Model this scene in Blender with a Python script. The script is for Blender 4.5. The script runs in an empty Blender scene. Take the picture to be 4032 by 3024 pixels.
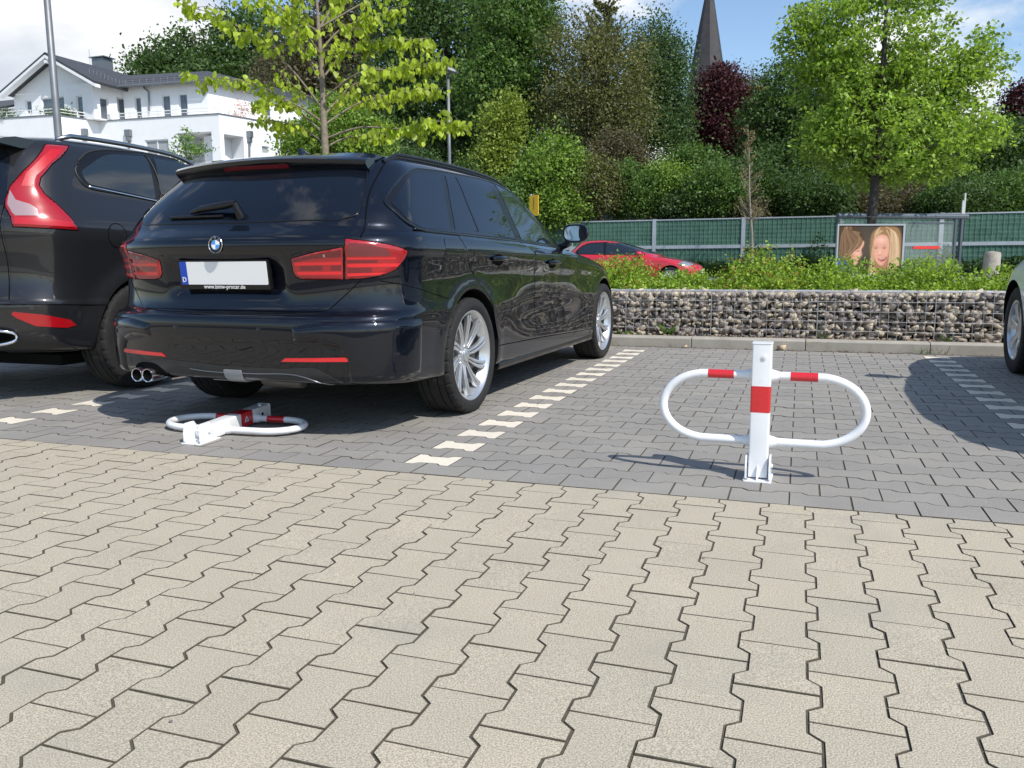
import bpy, bmesh, math, random
import numpy as np
from mathutils import Vector, Matrix, noise as mnoise
from mathutils.bvhtree import BVHTree
random.seed(7); RNG = np.random.default_rng(7)
PI = math.pi
COL = bpy.context.scene.collection
SC = bpy.context.scene

# ------------------------------------------------------------------ camera
CAM = Vector((1.4402, -3.1347, 0.833)); FPX = 3265.09
PITCH, ROLL, YAW = 0.1474, -0.0067, -0.3337
_fw = Vector((math.sin(YAW)*math.cos(PITCH), math.cos(YAW)*math.cos(PITCH), -math.sin(PITCH)))
_r0 = Vector((math.cos(YAW), -math.sin(YAW), 0)); _u0 = _r0.cross(_fw)
_rt = _r0*math.cos(ROLL) + _u0*math.sin(ROLL); _up = -_r0*math.sin(ROLL) + _u0*math.cos(ROLL)
cd = bpy.data.cameras.new('camera'); cam = bpy.data.objects.new('camera', cd); COL.objects.link(cam)
cd.sensor_fit = 'HORIZONTAL'; cd.sensor_width = 36; cd.lens = FPX/4032*36; cd.clip_start = .05; cd.clip_end = 3000
M = Matrix.Identity(4)
for i in range(3):
    M[i][0] = _rt[i]; M[i][1] = _up[i]; M[i][2] = -_fw[i]; M[i][3] = CAM[i]
cam.matrix_world = M; SC.camera = cam
KU = 4032/2212
def ray(u, v):
    return _fw + _rt*((u*KU-2016)/FPX) - _up*((v*KU-1512)/FPX)
def at(u, v, d): return CAM + ray(u, v)*d

# ------------------------------------------------------------------ light
SUN_EL = math.radians(47.5)
SUNV = Vector((0.855*math.cos(SUN_EL), -0.519*math.cos(SUN_EL), math.sin(SUN_EL)))
sl = bpy.data.lights.new('sun', 'SUN'); sl.energy = 4.0; sl.angle = math.radians(.53); sl.color = (1, .955, .88)
so = bpy.data.objects.new('sun', sl); COL.objects.link(so); so.rotation_euler = SUNV.to_track_quat('Z', 'Y').to_euler()
wd = bpy.data.worlds.new('World'); SC.world = wd; wd.use_nodes = True
nt = wd.node_tree; nt.nodes.clear()
def N(t, **k):
    n = nt.nodes.new(t)
    for a, b in k.items(): setattr(n, a, b)
    return n
wout = N('ShaderNodeOutputWorld'); bg = N('ShaderNodeBackground'); sky = N('ShaderNodeTexSky', sky_type='NISHITA', sun_disc=False)
sky.sun_elevation = SUN_EL; sky.sun_rotation = math.atan2(SUNV.x, SUNV.y); sky.altitude = 100; sky.dust_density = .6; sky.ozone_density = 1.6
bg.inputs[1].default_value = .128
tc = N('ShaderNodeTexCoord')
def dirmask(u, v, c0, c1, vec=None):
    d = vec if vec else ray(u, v).normalized()
    dp = N('ShaderNodeVectorMath', operation='DOT_PRODUCT'); dp.inputs[1].default_value = d
    nt.links.new(tc.outputs['Generated'], dp.inputs[0])
    mr = N('ShaderNodeMapRange', interpolation_type='SMOOTHSTEP'); mr.inputs[1].default_value = math.cos(math.radians(c0)); mr.inputs[2].default_value = math.cos(math.radians(c1))
    nt.links.new(dp.outputs['Value'], mr.inputs[0]); return mr.outputs[0]
def mth(op, a, b):
    m = N('ShaderNodeMath', operation=op)
    for i, x in enumerate((a, b)):
        if isinstance(x, (int, float)): m.inputs[i].default_value = x
        else: nt.links.new(x, m.inputs[i])
    return m.outputs[0]
mp = N('ShaderNodeMapping'); mp.inputs['Scale'].default_value = (1, 1, 2.2); nt.links.new(tc.outputs['Generated'], mp.inputs[0])
n1 = N('ShaderNodeTexNoise'); n1.inputs['Scale'].default_value = 3.2; n1.inputs['Detail'].default_value = 9; n1.inputs['Roughness'].default_value = .56
nt.links.new(mp.outputs[0], n1.inputs['Vector'])
bias = mth('ADD', mth('MULTIPLY', dirmask(40, 60, 17, 5), .42), mth('MULTIPLY', dirmask(2120, 100, 9, 2), .34))
bias = mth('SUBTRACT', bias, mth('MULTIPLY', dirmask(2480, -60, 15, 6), .25))
bias = mth('ADD', bias, mth('MULTIPLY', dirmask(1310, -120, 8, 2), .22))
bias = mth('SUBTRACT', bias, mth('MULTIPLY', dirmask(520, -120, 11, 5), .18))
bias = mth('SUBTRACT', bias, mth('MULTIPLY', dirmask(1600, 60, 13, 4), .14))
dens = mth('ADD', n1.outputs['Fac'], bias)
cr = N('ShaderNodeMapRange', interpolation_type='SMOOTHSTEP'); cr.inputs[1].default_value = .535; cr.inputs[2].default_value = .68
nt.links.new(dens, cr.inputs[0])
n2 = N('ShaderNodeTexNoise'); n2.inputs['Scale'].default_value = 4.5; n2.inputs['Detail'].default_value = 7
nt.links.new(mp.outputs[0], n2.inputs['Vector'])
ccol = N('ShaderNodeValToRGB'); ccol.color_ramp.elements[0].position = .40; ccol.color_ramp.elements[0].color = (4.4, 4.8, 5.5, 1)
ccol.color_ramp.elements[1].position = .6; ccol.color_ramp.elements[1].color = (7.2, 7.3, 7.4, 1)
nt.links.new(n2.outputs['Fac'], ccol.inputs[0])
skm = N('ShaderNodeMix', data_type='RGBA', blend_type='MULTIPLY'); skm.inputs[0].default_value = 1; skm.inputs[7].default_value = (1.15, 1.2, 1.22, 1)
nt.links.new(sky.outputs[0], skm.inputs[6])
mx = N('ShaderNodeMix', data_type='RGBA'); nt.links.new(cr.outputs[0], mx.inputs[0]); nt.links.new(skm.outputs[2], mx.inputs[6]); nt.links.new(ccol.outputs[0], mx.inputs[7])
nt.links.new(mx.outputs[2], bg.inputs[0]); nt.links.new(bg.outputs[0], wout.inputs[0])
SC.view_settings.view_transform = 'Standard'; SC.view_settings.look = 'None'; SC.view_settings.exposure = 0.22; SC.view_settings.gamma = 1
SC.cycles.max_bounces = 6; SC.cycles.transparent_max_bounces = 8; SC.cycles.glossy_bounces = 3; SC.cycles.diffuse_bounces = 3
SC.cycles.use_denoising = True

# ------------------------------------------------------------------ materials
def mat(name, col, rough=.5, metal=0, coat=0, coatr=.03, var=0, vs=5, isl=0, bump=0, bs=60, spec=.5, trans=0, col2=None, speck=0, ss=300, dirt=None):
    m = bpy.data.materials.new(name); m.use_nodes = True; t = m.node_tree; b = t.nodes['Principled BSDF']
    L = t.links.new
    b.inputs['Roughness'].default_value = rough; b.inputs['Metallic'].default_value = metal
    b.inputs['Coat Weight'].default_value = coat; b.inputs['Coat Roughness'].default_value = coatr
    b.inputs['Specular IOR Level'].default_value = spec
    b.inputs['Base Color'].default_value = (*col, 1)
    cur = None
    tcx = t.nodes.new('ShaderNodeTexCoord')
    def mixc(f, a, c2, mode='MIX'):
        x = t.nodes.new('ShaderNodeMix'); x.data_type = 'RGBA'; x.blend_type = mode
        if isinstance(f, (int, float)): x.inputs[0].default_value = f
        else: L(f, x.inputs[0])
        for i, q in ((6, a), (7, c2)):
            if isinstance(q, tuple): x.inputs[i].default_value = (*q[:3], 1)
            else: L(q, x.inputs[i])
        return x.outputs[2]
    def noise(s, d=4, r=.5):
        n = t.nodes.new('ShaderNodeTexNoise'); n.inputs['Scale'].default_value = s; n.inputs['Detail'].default_value = d; n.inputs['Roughness'].default_value = r
        L(tcx.outputs['Object'], n.inputs['Vector']); return n.outputs['Fac']
    def mr(x, a, b_, c, d):
        n = t.nodes.new('ShaderNodeMapRange'); L(x, n.inputs[0])
        for i, q in enumerate((a, b_, c, d)): n.inputs[i+1].default_value = q
        return n.outputs[0]
    cur = tuple(col)
    if col2 is not None: cur = mixc(mr(noise(vs, 5), .35, .65, 0, 1), cur, tuple(col2))
    if isl:
        g = t.nodes.new('ShaderNodeNewGeometry'); w = mr(g.outputs['Random Per Island'], 0, 1, 1-isl, 1+isl)
        cc = t.nodes.new('ShaderNodeCombineColor')
        w2 = mr(g.outputs['Random Per Island'], 0, 1, 1-isl*.6, 1+isl*.9)
        L(w, cc.inputs[0]); L(w, cc.inputs[1]); L(w2, cc.inputs[2]); cur = mixc(1.0, cur, cc.outputs[0], 'MULTIPLY')
    if var:
        v = mr(noise(vs, 6, .6), .3, .7, 1-var, 1+var); cc = t.nodes.new('ShaderNodeCombineColor')
        for i in range(3): L(v, cc.inputs[i])
        cur = mixc(1.0, cur, cc.outputs[0], 'MULTIPLY')
    if speck:
        v = mr(noise(ss, 2, .7), .38, .62, 1-speck, 1+speck); cc = t.nodes.new('ShaderNodeCombineColor')
        for i in range(3): L(v, cc.inputs[i])
        cur = mixc(1.0, cur, cc.outputs[0], 'MULTIPLY')
    if dirt: cur = mixc(mr(noise(dirt[1], 8, .65), dirt[2], dirt[2]+.12, 0, dirt[3]), cur, tuple(dirt[0]))
    if not isinstance(cur, tuple): L(cur, b.inputs['Base Color'])
    if bump:
        n = noise(bs, 5, .6); bp = t.nodes.new('ShaderNodeBump'); bp.inputs['Strength'].default_value = bump; bp.inputs['Distance'].default_value = .01
        L(n, bp.inputs['Height']); L(bp.outputs[0], b.inputs['Normal'])
    if trans:
        tr = t.nodes.new('ShaderNodeBsdfTranslucent'); ms = t.nodes.new('ShaderNodeMixShader'); ms.inputs[0].default_value = trans
        if isinstance(cur, tuple): tr.inputs[0].default_value = (*col, 1)
        else: L(mixc(1.0, cur, (1.25, 1.3, .55), 'MULTIPLY'), tr.inputs[0])
        L(b.outputs[0], ms.inputs[1]); L(tr.outputs[0], ms.inputs[2]); L(ms.outputs[0], t.nodes['Material Output'].inputs[0])
    return m

# ------------------------------------------------------------------ mesh helpers
class MB:
    def __init__(s): s.v = []; s.f = []; s.mi = []; s.cur = 0
    def add(s, vs, fs):
        o = len(s.v); s.v.extend([tuple(v) for v in vs]); s.f.extend([tuple(i+o for i in f) for f in fs]); s.mi.extend([s.cur]*len(fs)); return s
    def box(s, a, b, m=None):
        x0, y0, z0 = a; x1, y1, z1 = b
        vs = [Vector(p) for p in ((x0,y0,z0),(x1,y0,z0),(x1,y1,z0),(x0,y1,z0),(x0,y0,z1),(x1,y0,z1),(x1,y1,z1),(x0,y1,z1))]
        if m: vs = [m @ v for v in vs]
        return s.add(vs, [(3,2,1,0),(4,5,6,7),(0,1,5,4),(1,2,6,5),(2,3,7,6),(3,0,4,7)])
    def prism(s, poly, ax, d0, d1, m=None):
        n = len(poly)
        def P(a, b, d):
            v = Vector((d, a, b)) if ax == 0 else (Vector((a, d, b)) if ax == 1 else Vector((a, b, d)))
            return m @ v if m else v
        vs = [P(a, b, d0) for a, b in poly]+[P(a, b, d1) for a, b in poly]
        return s.add(vs, [tuple(range(n))[::-1], tuple(range(n, 2*n))]+[(i, (i+1) % n, (i+1) % n+n, i+n) for i in range(n)])
    def tube(s, pts, r, n=8, cap=True, closed=False, flat=None):
        pts = [Vector(p) for p in pts]; rs = r if isinstance(r, (list, tuple)) else [r]*len(pts)
        k = len(pts); vs = []; prev = None
        for i, p in enumerate(pts):
            if closed: t = pts[(i+1) % k]-pts[i-1]
            else: t = pts[min(i+1, k-1)]-pts[max(i-1, 0)]
            t.normalize()
            if prev is None:
                a = Vector((0, 0, 1)) if abs(t.z) < .9 else Vector((1, 0, 0)); prev = a
            x = prev-t*prev.dot(t)
            if x.length < 1e-4: x = t.orthogonal()
            x.normalize(); y = t.cross(x); prev = x
            for j in range(n):
                a = 2*PI*j/n; vs.append(p+(x*math.cos(a)+y*math.sin(a))*rs[i])
        fs = []
        for i in range(k if closed else k-1):
            for j in range(n):
                a, b = i*n+j, i*n+(j+1) % n; c, d = ((i+1) % k)*n+(j+1) % n, ((i+1) % k)*n+j
                fs.append((a, b, c, d))
        if cap and not closed: fs += [tuple(range(n))[::-1], tuple(range((k-1)*n, k*n))]
        return s.add(vs, fs)
    def lathe(s, prof, n=32, c=(0,0,0), ax='z', closed=False, cap=False):
        # prof: (r, h)
        vs = []; k = len(prof); c = Vector(c)
        for i in range(n):
            a = 2*PI*i/n; ca, sa = math.cos(a), math.sin(a)
            for r, h in prof:
                v = Vector((r*ca, r*sa, h)) if ax == 'z' else (Vector((h, r*ca, r*sa)) if ax == 'x' else Vector((r*sa, h, r*ca)))
                vs.append(c+v)
        fs = []
        for i in range(n):
            for j in range(k if closed else k-1):
                a = i*k+j; b = i*k+(j+1) % k; i2 = (i+1) % n
                fs.append((a, i2*k+j, i2*k+(j+1) % k, b))
        if cap: fs += [tuple(i*k for i in range(n))[::-1], tuple(i*k+k-1 for i in range(n))]
        return s.add(vs, fs)
    def ell(s, c, r, n=12, m=8):
        c = Vector(c); vs = [c+Vector((0, 0, -r[2]))]
        for i in range(1, m):
            th = -PI/2+PI*i/m
            for j in range(n):
                a = 2*PI*j/n; vs.append(c+Vector((r[0]*math.cos(th)*math.cos(a), r[1]*math.cos(th)*math.sin(a), r[2]*math.sin(th))))
        vs.append(c+Vector((0, 0, r[2]))); fs = [(0, 1+(j+1) % n, 1+j) for j in range(n)]
        for i in range(m-2):
            for j in range(n): fs.append((1+i*n+j, 1+i*n+(j+1) % n, 1+(i+1)*n+(j+1) % n, 1+(i+1)*n+j))
        e = len(vs)-1; fs += [(1+(m-2)*n+j, 1+(m-2)*n+(j+1) % n, e) for j in range(n)]
        return s.add(vs, fs)
    def obj(s, name, mats, parent=None, smooth=False, bevel=0, sharp=None, kind=None, xf=None):
        me = bpy.data.meshes.new(name); vv = s.v if xf is None else [xf @ Vector(v) for v in s.v]
        me.from_pydata([tuple(v) for v in vv], [], s.f)
        if not isinstance(mats, (list, tuple)): mats = [mats]
        for m in mats: me.materials.append(m)
        if len(mats) > 1: me.polygons.foreach_set('material_index', s.mi)
        if smooth or sharp:
            me.polygons.foreach_set('use_smooth', [True]*len(me.polygons))
            me.set_sharp_from_angle(angle=math.radians(sharp or 180) if (sharp or 180) < 180 else PI)
        me.update()
        o = bpy.data.objects.new(name, me); COL.objects.link(o)
        if parent: o.parent = parent
        if bevel:
            bv = o.modifiers.new('b', 'BEVEL'); bv.width = bevel; bv.segments = 2; bv.limit_method = 'ANGLE'
        if kind: o['kind'] = kind
        return o
def npobj(name, V, F, mats, parent=None, kind=None, smooth=False, mi=None):
    V = np.asarray(V, np.float32); F = np.asarray(F, np.int32); nf, k = F.shape
    me = bpy.data.meshes.new(name); me.vertices.add(len(V)); me.vertices.foreach_set('co', V.ravel())
    me.loops.add(nf*k); me.loops.foreach_set('vertex_index', F.ravel())
    me.polygons.add(nf); me.polygons.foreach_set('loop_start', np.arange(0, nf*k, k, dtype=np.int32))
    if not isinstance(mats, (list, tuple)): mats = [mats]
    for m in mats: me.materials.append(m)
    if mi is not None: me.polygons.foreach_set('material_index', np.asarray(mi, np.int32))
    if smooth: me.polygons.foreach_set('use_smooth', [True]*nf)
    me.update(calc_edges=True); me.validate()
    o = bpy.data.objects.new(name, me); COL.objects.link(o)
    if parent: o.parent = parent
    if kind: o['kind'] = kind
    return o
def tag(o, label, cat, group=None):
    o['label'] = label; o['category'] = cat
    if group: o['group'] = group
    return o
def thing(name, label, cat, loc=(0,0,0), rz=0, group=None, sc=1):
    o = bpy.data.objects.new(name, None); COL.objects.link(o); o.location = loc; o.rotation_euler = (0, 0, rz); o.scale = (sc, sc, sc)
    return tag(o, label, cat, group)
def curve_spline(pts, n=8, closed=False):
    P = [Vector(p) for p in pts]; k = len(P); out = []
    for i in range(k if closed else k-1):
        p0 = P[(i-1) % k] if closed or i > 0 else P[0]; p1 = P[i]; p2 = P[(i+1) % k]; p3 = P[(i+2) % k] if closed or i+2 < k else P[-1]
        for j in range(n):
            t = j/n; out.append(.5*((2*p1)+(p2-p0)*t+(2*p0-5*p1+4*p2-p3)*t*t+(3*p1-p0-3*p2+p3)*t**3))
    if not closed: out.append(P[-1])
    return out
def text_mesh(name, body, size, depth, m, parent, mw, align='CENTER', bold=0, kind=None):
    c = bpy.data.curves.new(name, 'FONT'); c.body = body; c.size = size; c.extrude = depth; c.align_x = align; c.align_y = 'CENTER'; c.offset = bold; c.resolution_u = 3
    t = bpy.data.objects.new(name, c); COL.objects.link(t); dg = bpy.context.evaluated_depsgraph_get()
    me = bpy.data.meshes.new_from_object(t.evaluated_get(dg)); bpy.data.objects.remove(t)
    me.transform(mw); me.materials.clear(); me.materials.append(m); me.name = name
    o = bpy.data.objects.new(name, me); COL.objects.link(o); o.parent = parent
    return o

# ------------------------------------------------------------------ ground
M_sand = mat('joint_sand', (.092, .080, .058), .95, var=.35, vs=40, bump=.3, bs=300)
M_tan = mat('tan_paver', (.430, .380, .287), .88, isl=.035, var=.05, vs=3.2, speck=.34, ss=300, bump=.25, bs=260, dirt=((.33, .295, .26), 1.7, .56, .4))
M_grey = mat('grey_paver', (.268, .252, .226), .85, isl=.07, var=.08, vs=3, speck=.16, ss=230, bump=.22, bs=250)
M_mark = mat('cream_paver', (.72, .65, .53), .85, isl=.05, var=.06, vs=30, speck=.09, ss=260, bump=.15, bs=250)
M_earth = mat('earth', (.10, .08, .055), .95, var=.4, vs=6, bump=.6, bs=20, col2=(.07, .09, .035))
g = MB(); g.box((-400, -300, -.5), (400, 900, -.03)); og = g.obj('ground', M_earth, kind='structure')
g = MB(); g.box((-12, -12, -.028), (9, 4.93, -.0034)); g.obj('paving_bed', M_sand, kind='structure')

def paver_outline(hl, hw, ww, gap=.0022, flat=None):
    # length along local a (half hl), half head width hw, half waist ww
    c = .011
    pts = []
    for s, q in ((1, 1), (1, -1), (-1, -1), (-1, 1)): pass
    right = [(-hl, hw), (-hl*.5-c, hw), (-hl*.5+c, ww), (hl*.5-c, ww), (hl*.5+c, hw), (hl, hw)]
    # shift: heads at |a|>hl/2
    P = [(a, b) for a, b in right]+[(a, -b) for a, b in right[::-1]]
    if flat: P = [(-hl, flat), (-hl, hw), (-hl*.5-c, hw), (-hl*.5+c, ww), (hl*.5-c, ww), (hl*.5+c, hw), (hl, hw), (hl, flat)]
    out = []
    n = len(P); ar = sum(P[i][0]*P[(i+1) % n][1]-P[(i+1) % n][0]*P[i][1] for i in range(n))
    if ar < 0: P = P[::-1]
    for i in range(n):
        p0 = Vector((*P[i-1], 0)); p1 = Vector((*P[i], 0)); p2 = Vector((*P[(i+1) % n], 0))
        d1 = (p1-p0).normalized(); d2 = (p2-p1).normalized(); n1 = Vector((-d1.y, d1.x, 0)); n2 = Vector((-d2.y, d2.x, 0))
        b = (n1+n2); b = b/(b.length_squared)*2
        out.append((p1, b))
    return out
def pave(name, cells, outl, along_x, m, z0=0, jit=.0005):
    rings = []
    for ins, z in ((.0021, -.014), (.0021, -.0016), (.0031, 0)): rings.append([(p.x+b.x*ins, p.y+b.y*ins, z) for p, b in outl])
    k = len(outl); base = np.array([q for r in rings for q in r])
    if along_x: A = base.copy()
    else: A = base.copy(); A[:, 0] = -base[:, 1]; A[:, 1] = base[:, 0]
    quads = []
    for r in range(2):
        for i in range(k): quads.append((r*k+i, r*k+(i+1) % k, (r+1)*k+(i+1) % k, (r+1)*k+i))
    top = tuple(range(2*k, 3*k)); mb = MB()
    for cx, cy in cells:
        th = random.gauss(0, .003); ca, sa = math.cos(th), math.sin(th); tx, ty = random.gauss(0, .0025), random.gauss(0, .0025)
        V = np.empty_like(A); V[:, 0] = A[:, 0]*ca-A[:, 1]*sa+cx+random.gauss(0, .0004); V[:, 1] = A[:, 0]*sa+A[:, 1]*ca+cy+random.gauss(0, .0004)
        V[:, 2] = A[:, 2]+z0+random.gauss(0, jit)+A[:, 0]*tx+A[:, 1]*ty
        mb.cur = 1; mb.add(V.tolist(), quads); mb.cur = 0; o_ = len(mb.v)-len(V); fs = [top]; mb.f.extend([tuple(i+o_ for i in f) for f in fs]); mb.mi.extend([0]*len(fs))
    return mb.obj(name, [m, M_sand], kind='structure')
TX, TY = .1412, .2
cells = []
for i in range(-62, 34):
    cx = 1.5686+TX*i
    yo = -1.2345+.1 if i % 2 == 0 else -1.2345
    for j in range(-26, 8):
        cy = yo+.2*j
        if cy > -.27 or cy < -4.6: continue
        cells.append((cx, cy))
tan = pave('tan_paving', cells, paver_outline(.1, .0832, .058), False, M_tan)
# cut pavers against the grey border row
half = []
bm = bmesh.new(); bm.from_mesh(tan.data)
g_ = bm.verts[:]+bm.edges[:]+bm.faces[:]
bmesh.ops.bisect_plane(bm, geom=g_, plane_co=(0, -.2336, 0), plane_no=(0, 1, 0), clear_outer=True); bm.to_mesh(tan.data); bm.free()
# short cut pieces that reach the seam
cells2 = []
for i in range(-62, 34):
    cx = 1.5686+TX*i; yo = -1.2345+.1 if i % 2 == 0 else -1.2345
    for j in range(-26, 12):
        cy = yo+.2*j
        if -.27 < cy < -.12: cells2.append((cx, cy))
t2 = pave('tan_paving_edge', cells2, paver_outline(.1, .0832, .058), False, M_tan)
bm = bmesh.new(); bm.from_mesh(t2.data); g_ = bm.verts[:]+bm.edges[:]+bm.faces[:]
bmesh.ops.bisect_plane(bm, geom=g_, plane_co=(0, -.2336, 0), plane_no=(0, 1, 0), clear_outer=True); bm.to_mesh(t2.data); bm.free()
GX = .2048
cg, c0, c1, c2, cb = [], [], [], [], []
for j in range(-1, 35):
    odd = j % 2
    for i in range(-44, 34):
        cx = GX*(i+(.5 if odd else 0)); cy = .14*j
        if j == -1: cb.append((cx, cy)); continue
        if not odd and i == 0 and 0 <= j <= 32: c1.append((cx, cy))
        elif odd and i == 12: c2.append((cx, cy))
        elif odd and i == -13: c0.append((cx, cy))
        else: cg.append((cx, cy))
ol = paver_outline(GX/2, .0825, .0575)
pave('grey_paving', cg, ol, True, M_grey)
pave('grey_border_row', cb, paver_outline(GX/2, .0825, .0575, flat=-.089), True, M_grey)
pave('parking_line', c0, ol, True, M_mark); pave('parking_line', c1, ol, True, M_mark); pave('parking_line', c2, ol, True, M_mark)
# wider apron behind the camera and to the sides
g = MB(); g.box((-40, -40, -.028), (40, -4.55, -.004)); g.box((-40, -4.55, -.028), (-7.25, -.3, -.004)); g.box((6.3, -4.55, -.028), (40, -.3, -.004)); g.box((-40, -.3, -.028), (-9.05, 4.93, -.006)); g.box((7.1, -.3, -.028), (40, 4.93, -.006))
g.obj('car_park_apron', M_tan, kind='structure')

# kerb
M_kerb = mat('kerb_concrete', (.36, .335, .29), .9, var=.15, vs=6, speck=.15, ss=200, bump=.3, bs=150, dirt=((.16, .14, .1), 3, .57, .5))
k = MB(); x = .47-40*1.035
while x < 14:
    prof = [(4.93, -.03), (4.93, .08), (4.945, .095), (5.06, .097), (5.06, -.03)]
    k.prism([(y, z) for y, z in prof], 0, x+.003, x+1.032)
    x += 1.035
k.obj('kerb', M_kerb, kind='structure', bevel=.004)
M_soil = mat('soil', (.13, .10, .075), .95, var=.4, vs=30, bump=1, bs=90, dirt=((.22, .17, .12), 14, .5, .7))
g = MB(); nx, ny = 160, 6
V = [(-14+28*i/nx, 5.06+.2*j/(ny-1), .082+.018*mnoise.noise(Vector((i*.9, j*1.7, 0)))) for i in range(nx+1) for j in range(ny)]
g.add(V, [(i*ny+j, (i+1)*ny+j, (i+1)*ny+j+1, i*ny+j+1) for i in range(nx) for j in range(ny-1)]); g.obj('soil_strip', M_soil, kind='structure')

# ------------------------------------------------------------------ gabion wall
M_stone = mat('quarry_stone', (.42, .36, .275), .85, isl=.36, var=.12, vs=25, bump=.12, bs=120, dirt=((.30, .19, .09), 4, .6, .5))
M_wire = mat('galvanised_wire', (.50, .51, .51), .45, metal=.7, var=.15, vs=30)
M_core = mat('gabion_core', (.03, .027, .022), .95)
variants = []
for q in range(16):
    bm = bmesh.new()
    for sx in (-1, 1):
        for sy in (-1, 1):
            for sz in (-1, 1):
                if random.random() < .87: bm.verts.new(Vector((sx*random.uniform(.45, 1.25), sy*random.uniform(.4, .8), sz*random.uniform(.25, .72))))
    r = bmesh.ops.convex_hull(bm, input=bm.verts[:]); bmesh.ops.delete(bm, geom=[e for e in r['geom_interior'] if isinstance(e, bmesh.types.BMVert)], context='VERTS')
    bmesh.ops.triangulate(bm, faces=bm.faces[:]); bm.verts.ensure_lookup_table(); bm.verts.index_update()
    variants.append((np.array([v.co[:] for v in bm.verts]), np.array([[v.index for v in f.verts] for f in bm.faces]))); bm.free()
def scatter_stones(pos, size, rotf=1.0):
    Vs, Fs, o = [], [], 0
    for p, s in zip(pos, size):
        V, F = variants[random.randrange(16)]
        R = np.array(Matrix.Rotation(random.uniform(-.6, .6)*rotf, 3, 'Y') @ Matrix.Rotation(random.uniform(0, 6.28), 3, 'Z') @ Matrix.Rotation(random.uniform(-.5, .5)*rotf, 3, 'X'))
        Vs.append(V @ R.T*s+np.array(p)); Fs.append(F+o); o += len(V)
    return np.concatenate(Vs), np.concatenate(Fs)
YG, ZB, ZT = 5.2, .07, .525
seams = [-6.2, -5.2, -4.2, -3.2, -2.2, -1.2, -.22, .62, 1.6, 2.6, 3.6, 4.6, 5.6]
names = {5: 'gabion basket half hidden behind the front wheel of the black estate car', 6: 'short gabion basket just right of the black estate car, weeds at its foot', 7: 'gabion basket of broken stones to the left of the white post tip', 8: 'gabion basket of broken stones behind and right of the upright barrier', 9: 'gabion basket of broken stones at the wheel of the white car'}
for q in range(len(seams)-1):
    a, b = seams[q], seams[q+1]; near = q >= 5 and q <= 10
    t = thing('gabion_basket', names.get(q, 'gabion basket of broken stones in the wall running on behind the parked cars'), 'gabion', (a, YG, ZB), 0, 'gabion baskets in the wall behind the kerb')
    w = b-a; h = ZT-ZB
    pos, size = [], []
    nlay = 3 if near else 1
    for L_ in range(nlay):
        zc = .025
        while zc < h-.01:
            xc = random.uniform(0, .05)
            while xc < w:
                s = random.choice((.024, .03, .038, .046, .058)) if L_ < 2 else .055
                pos.append((min(max(xc, s*.8), w-s*.8), s*.95+.004+L_*.05+random.uniform(0, .02), min(zc+random.uniform(-.015, .015), h-.028))); size.append(s)
                xc += s*random.uniform(1.2, 1.6)
            zc += .050
    # top layer
    for _ in range(int(w*150 if near else w*60)): pos.append((random.uniform(.03, w-.03), random.uniform(.055, .42), h-.035+random.uniform(-.02, .008))); size.append(random.uniform(.03, .055))
    V, F = scatter_stones(pos, size); o = npobj('stones', V, F, M_stone, t, 'stuff')
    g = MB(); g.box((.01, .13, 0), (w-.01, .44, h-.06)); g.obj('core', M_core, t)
    g = MB(); r = .0026
    n = max(1, round(w/.076))
    for i in range(n+1):
        xx = w*i/n; jx = random.gauss(0, .003)
        if i in (0,): rr = .0048
        else: rr = r
        g.tube([(xx, 0, 0), (xx+jx, -.003, h*.5), (xx, 0, h)], rr, 5); g.tube([(xx, 0, h), (xx, .45, h)], r, 4)
    for i in range(6):
        zz = h*i/5; 
        g.tube([(0, -.004, zz), (w*.33, -.004+random.gauss(0, .003), zz+random.gauss(0, .002)), (w*.66, -.004+random.gauss(0, .003), zz), (w, -.004, zz)], r if i < 5 else .0035, 4)
    for i in range(1, 7): g.tube([(0, .075*i, h+.003), (w, .075*i, h+.003)], r, 4)
    g.obj('wire_mesh', M_wire, t)
# small litter on the strip and along the kerb
pos = []; size = []
for _ in range(420): pos.append((random.uniform(-3, 4.5), random.uniform(5.08, 5.2), .085+random.uniform(0, .012))); size.append(random.choice((.006, .009, .012, .02)))
for _ in range(160): pos.append((random.uniform(-1, 4), 4.925-abs(random.gauss(0, .035)), .003)); size.append(random.uniform(.002, .007))
V, F = scatter_stones(pos, size); npobj('gravel_litter', V, F, mat('litter', (.2, .145, .1), .9, isl=.5), kind='stuff')
g = MB(); 
V, F = scatter_stones([(1.30, 4.87, .02)], [.045]); o = npobj('loose_stone', V, F, mat('sandstone', (.55, .42, .28), .85, var=.15, vs=40)); tag(o, 'flat sandy stone lying in front of the kerb behind the upright barrier', 'stone')
V, F = scatter_stones([(.42, 4.86, .008)], [.022]); o = npobj('loose_stone', V, F, bpy.data.materials['sandstone']); tag(o, 'tiny pale stone lying by a kerb joint left of the upright barrier', 'stone')

pos = []; size = []
for _ in range(110): pos.append((random.uniform(-3.2, 2.6), random.uniform(-2.6, 4.6), .001)); size.append(random.choice((.0018, .0025, .0035, .005)))
V, F = scatter_stones(pos, size); npobj('paving_crumbs', V, F, mat('crumbs', (.34, .29, .23), .9, isl=.75), kind='stuff')
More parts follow.
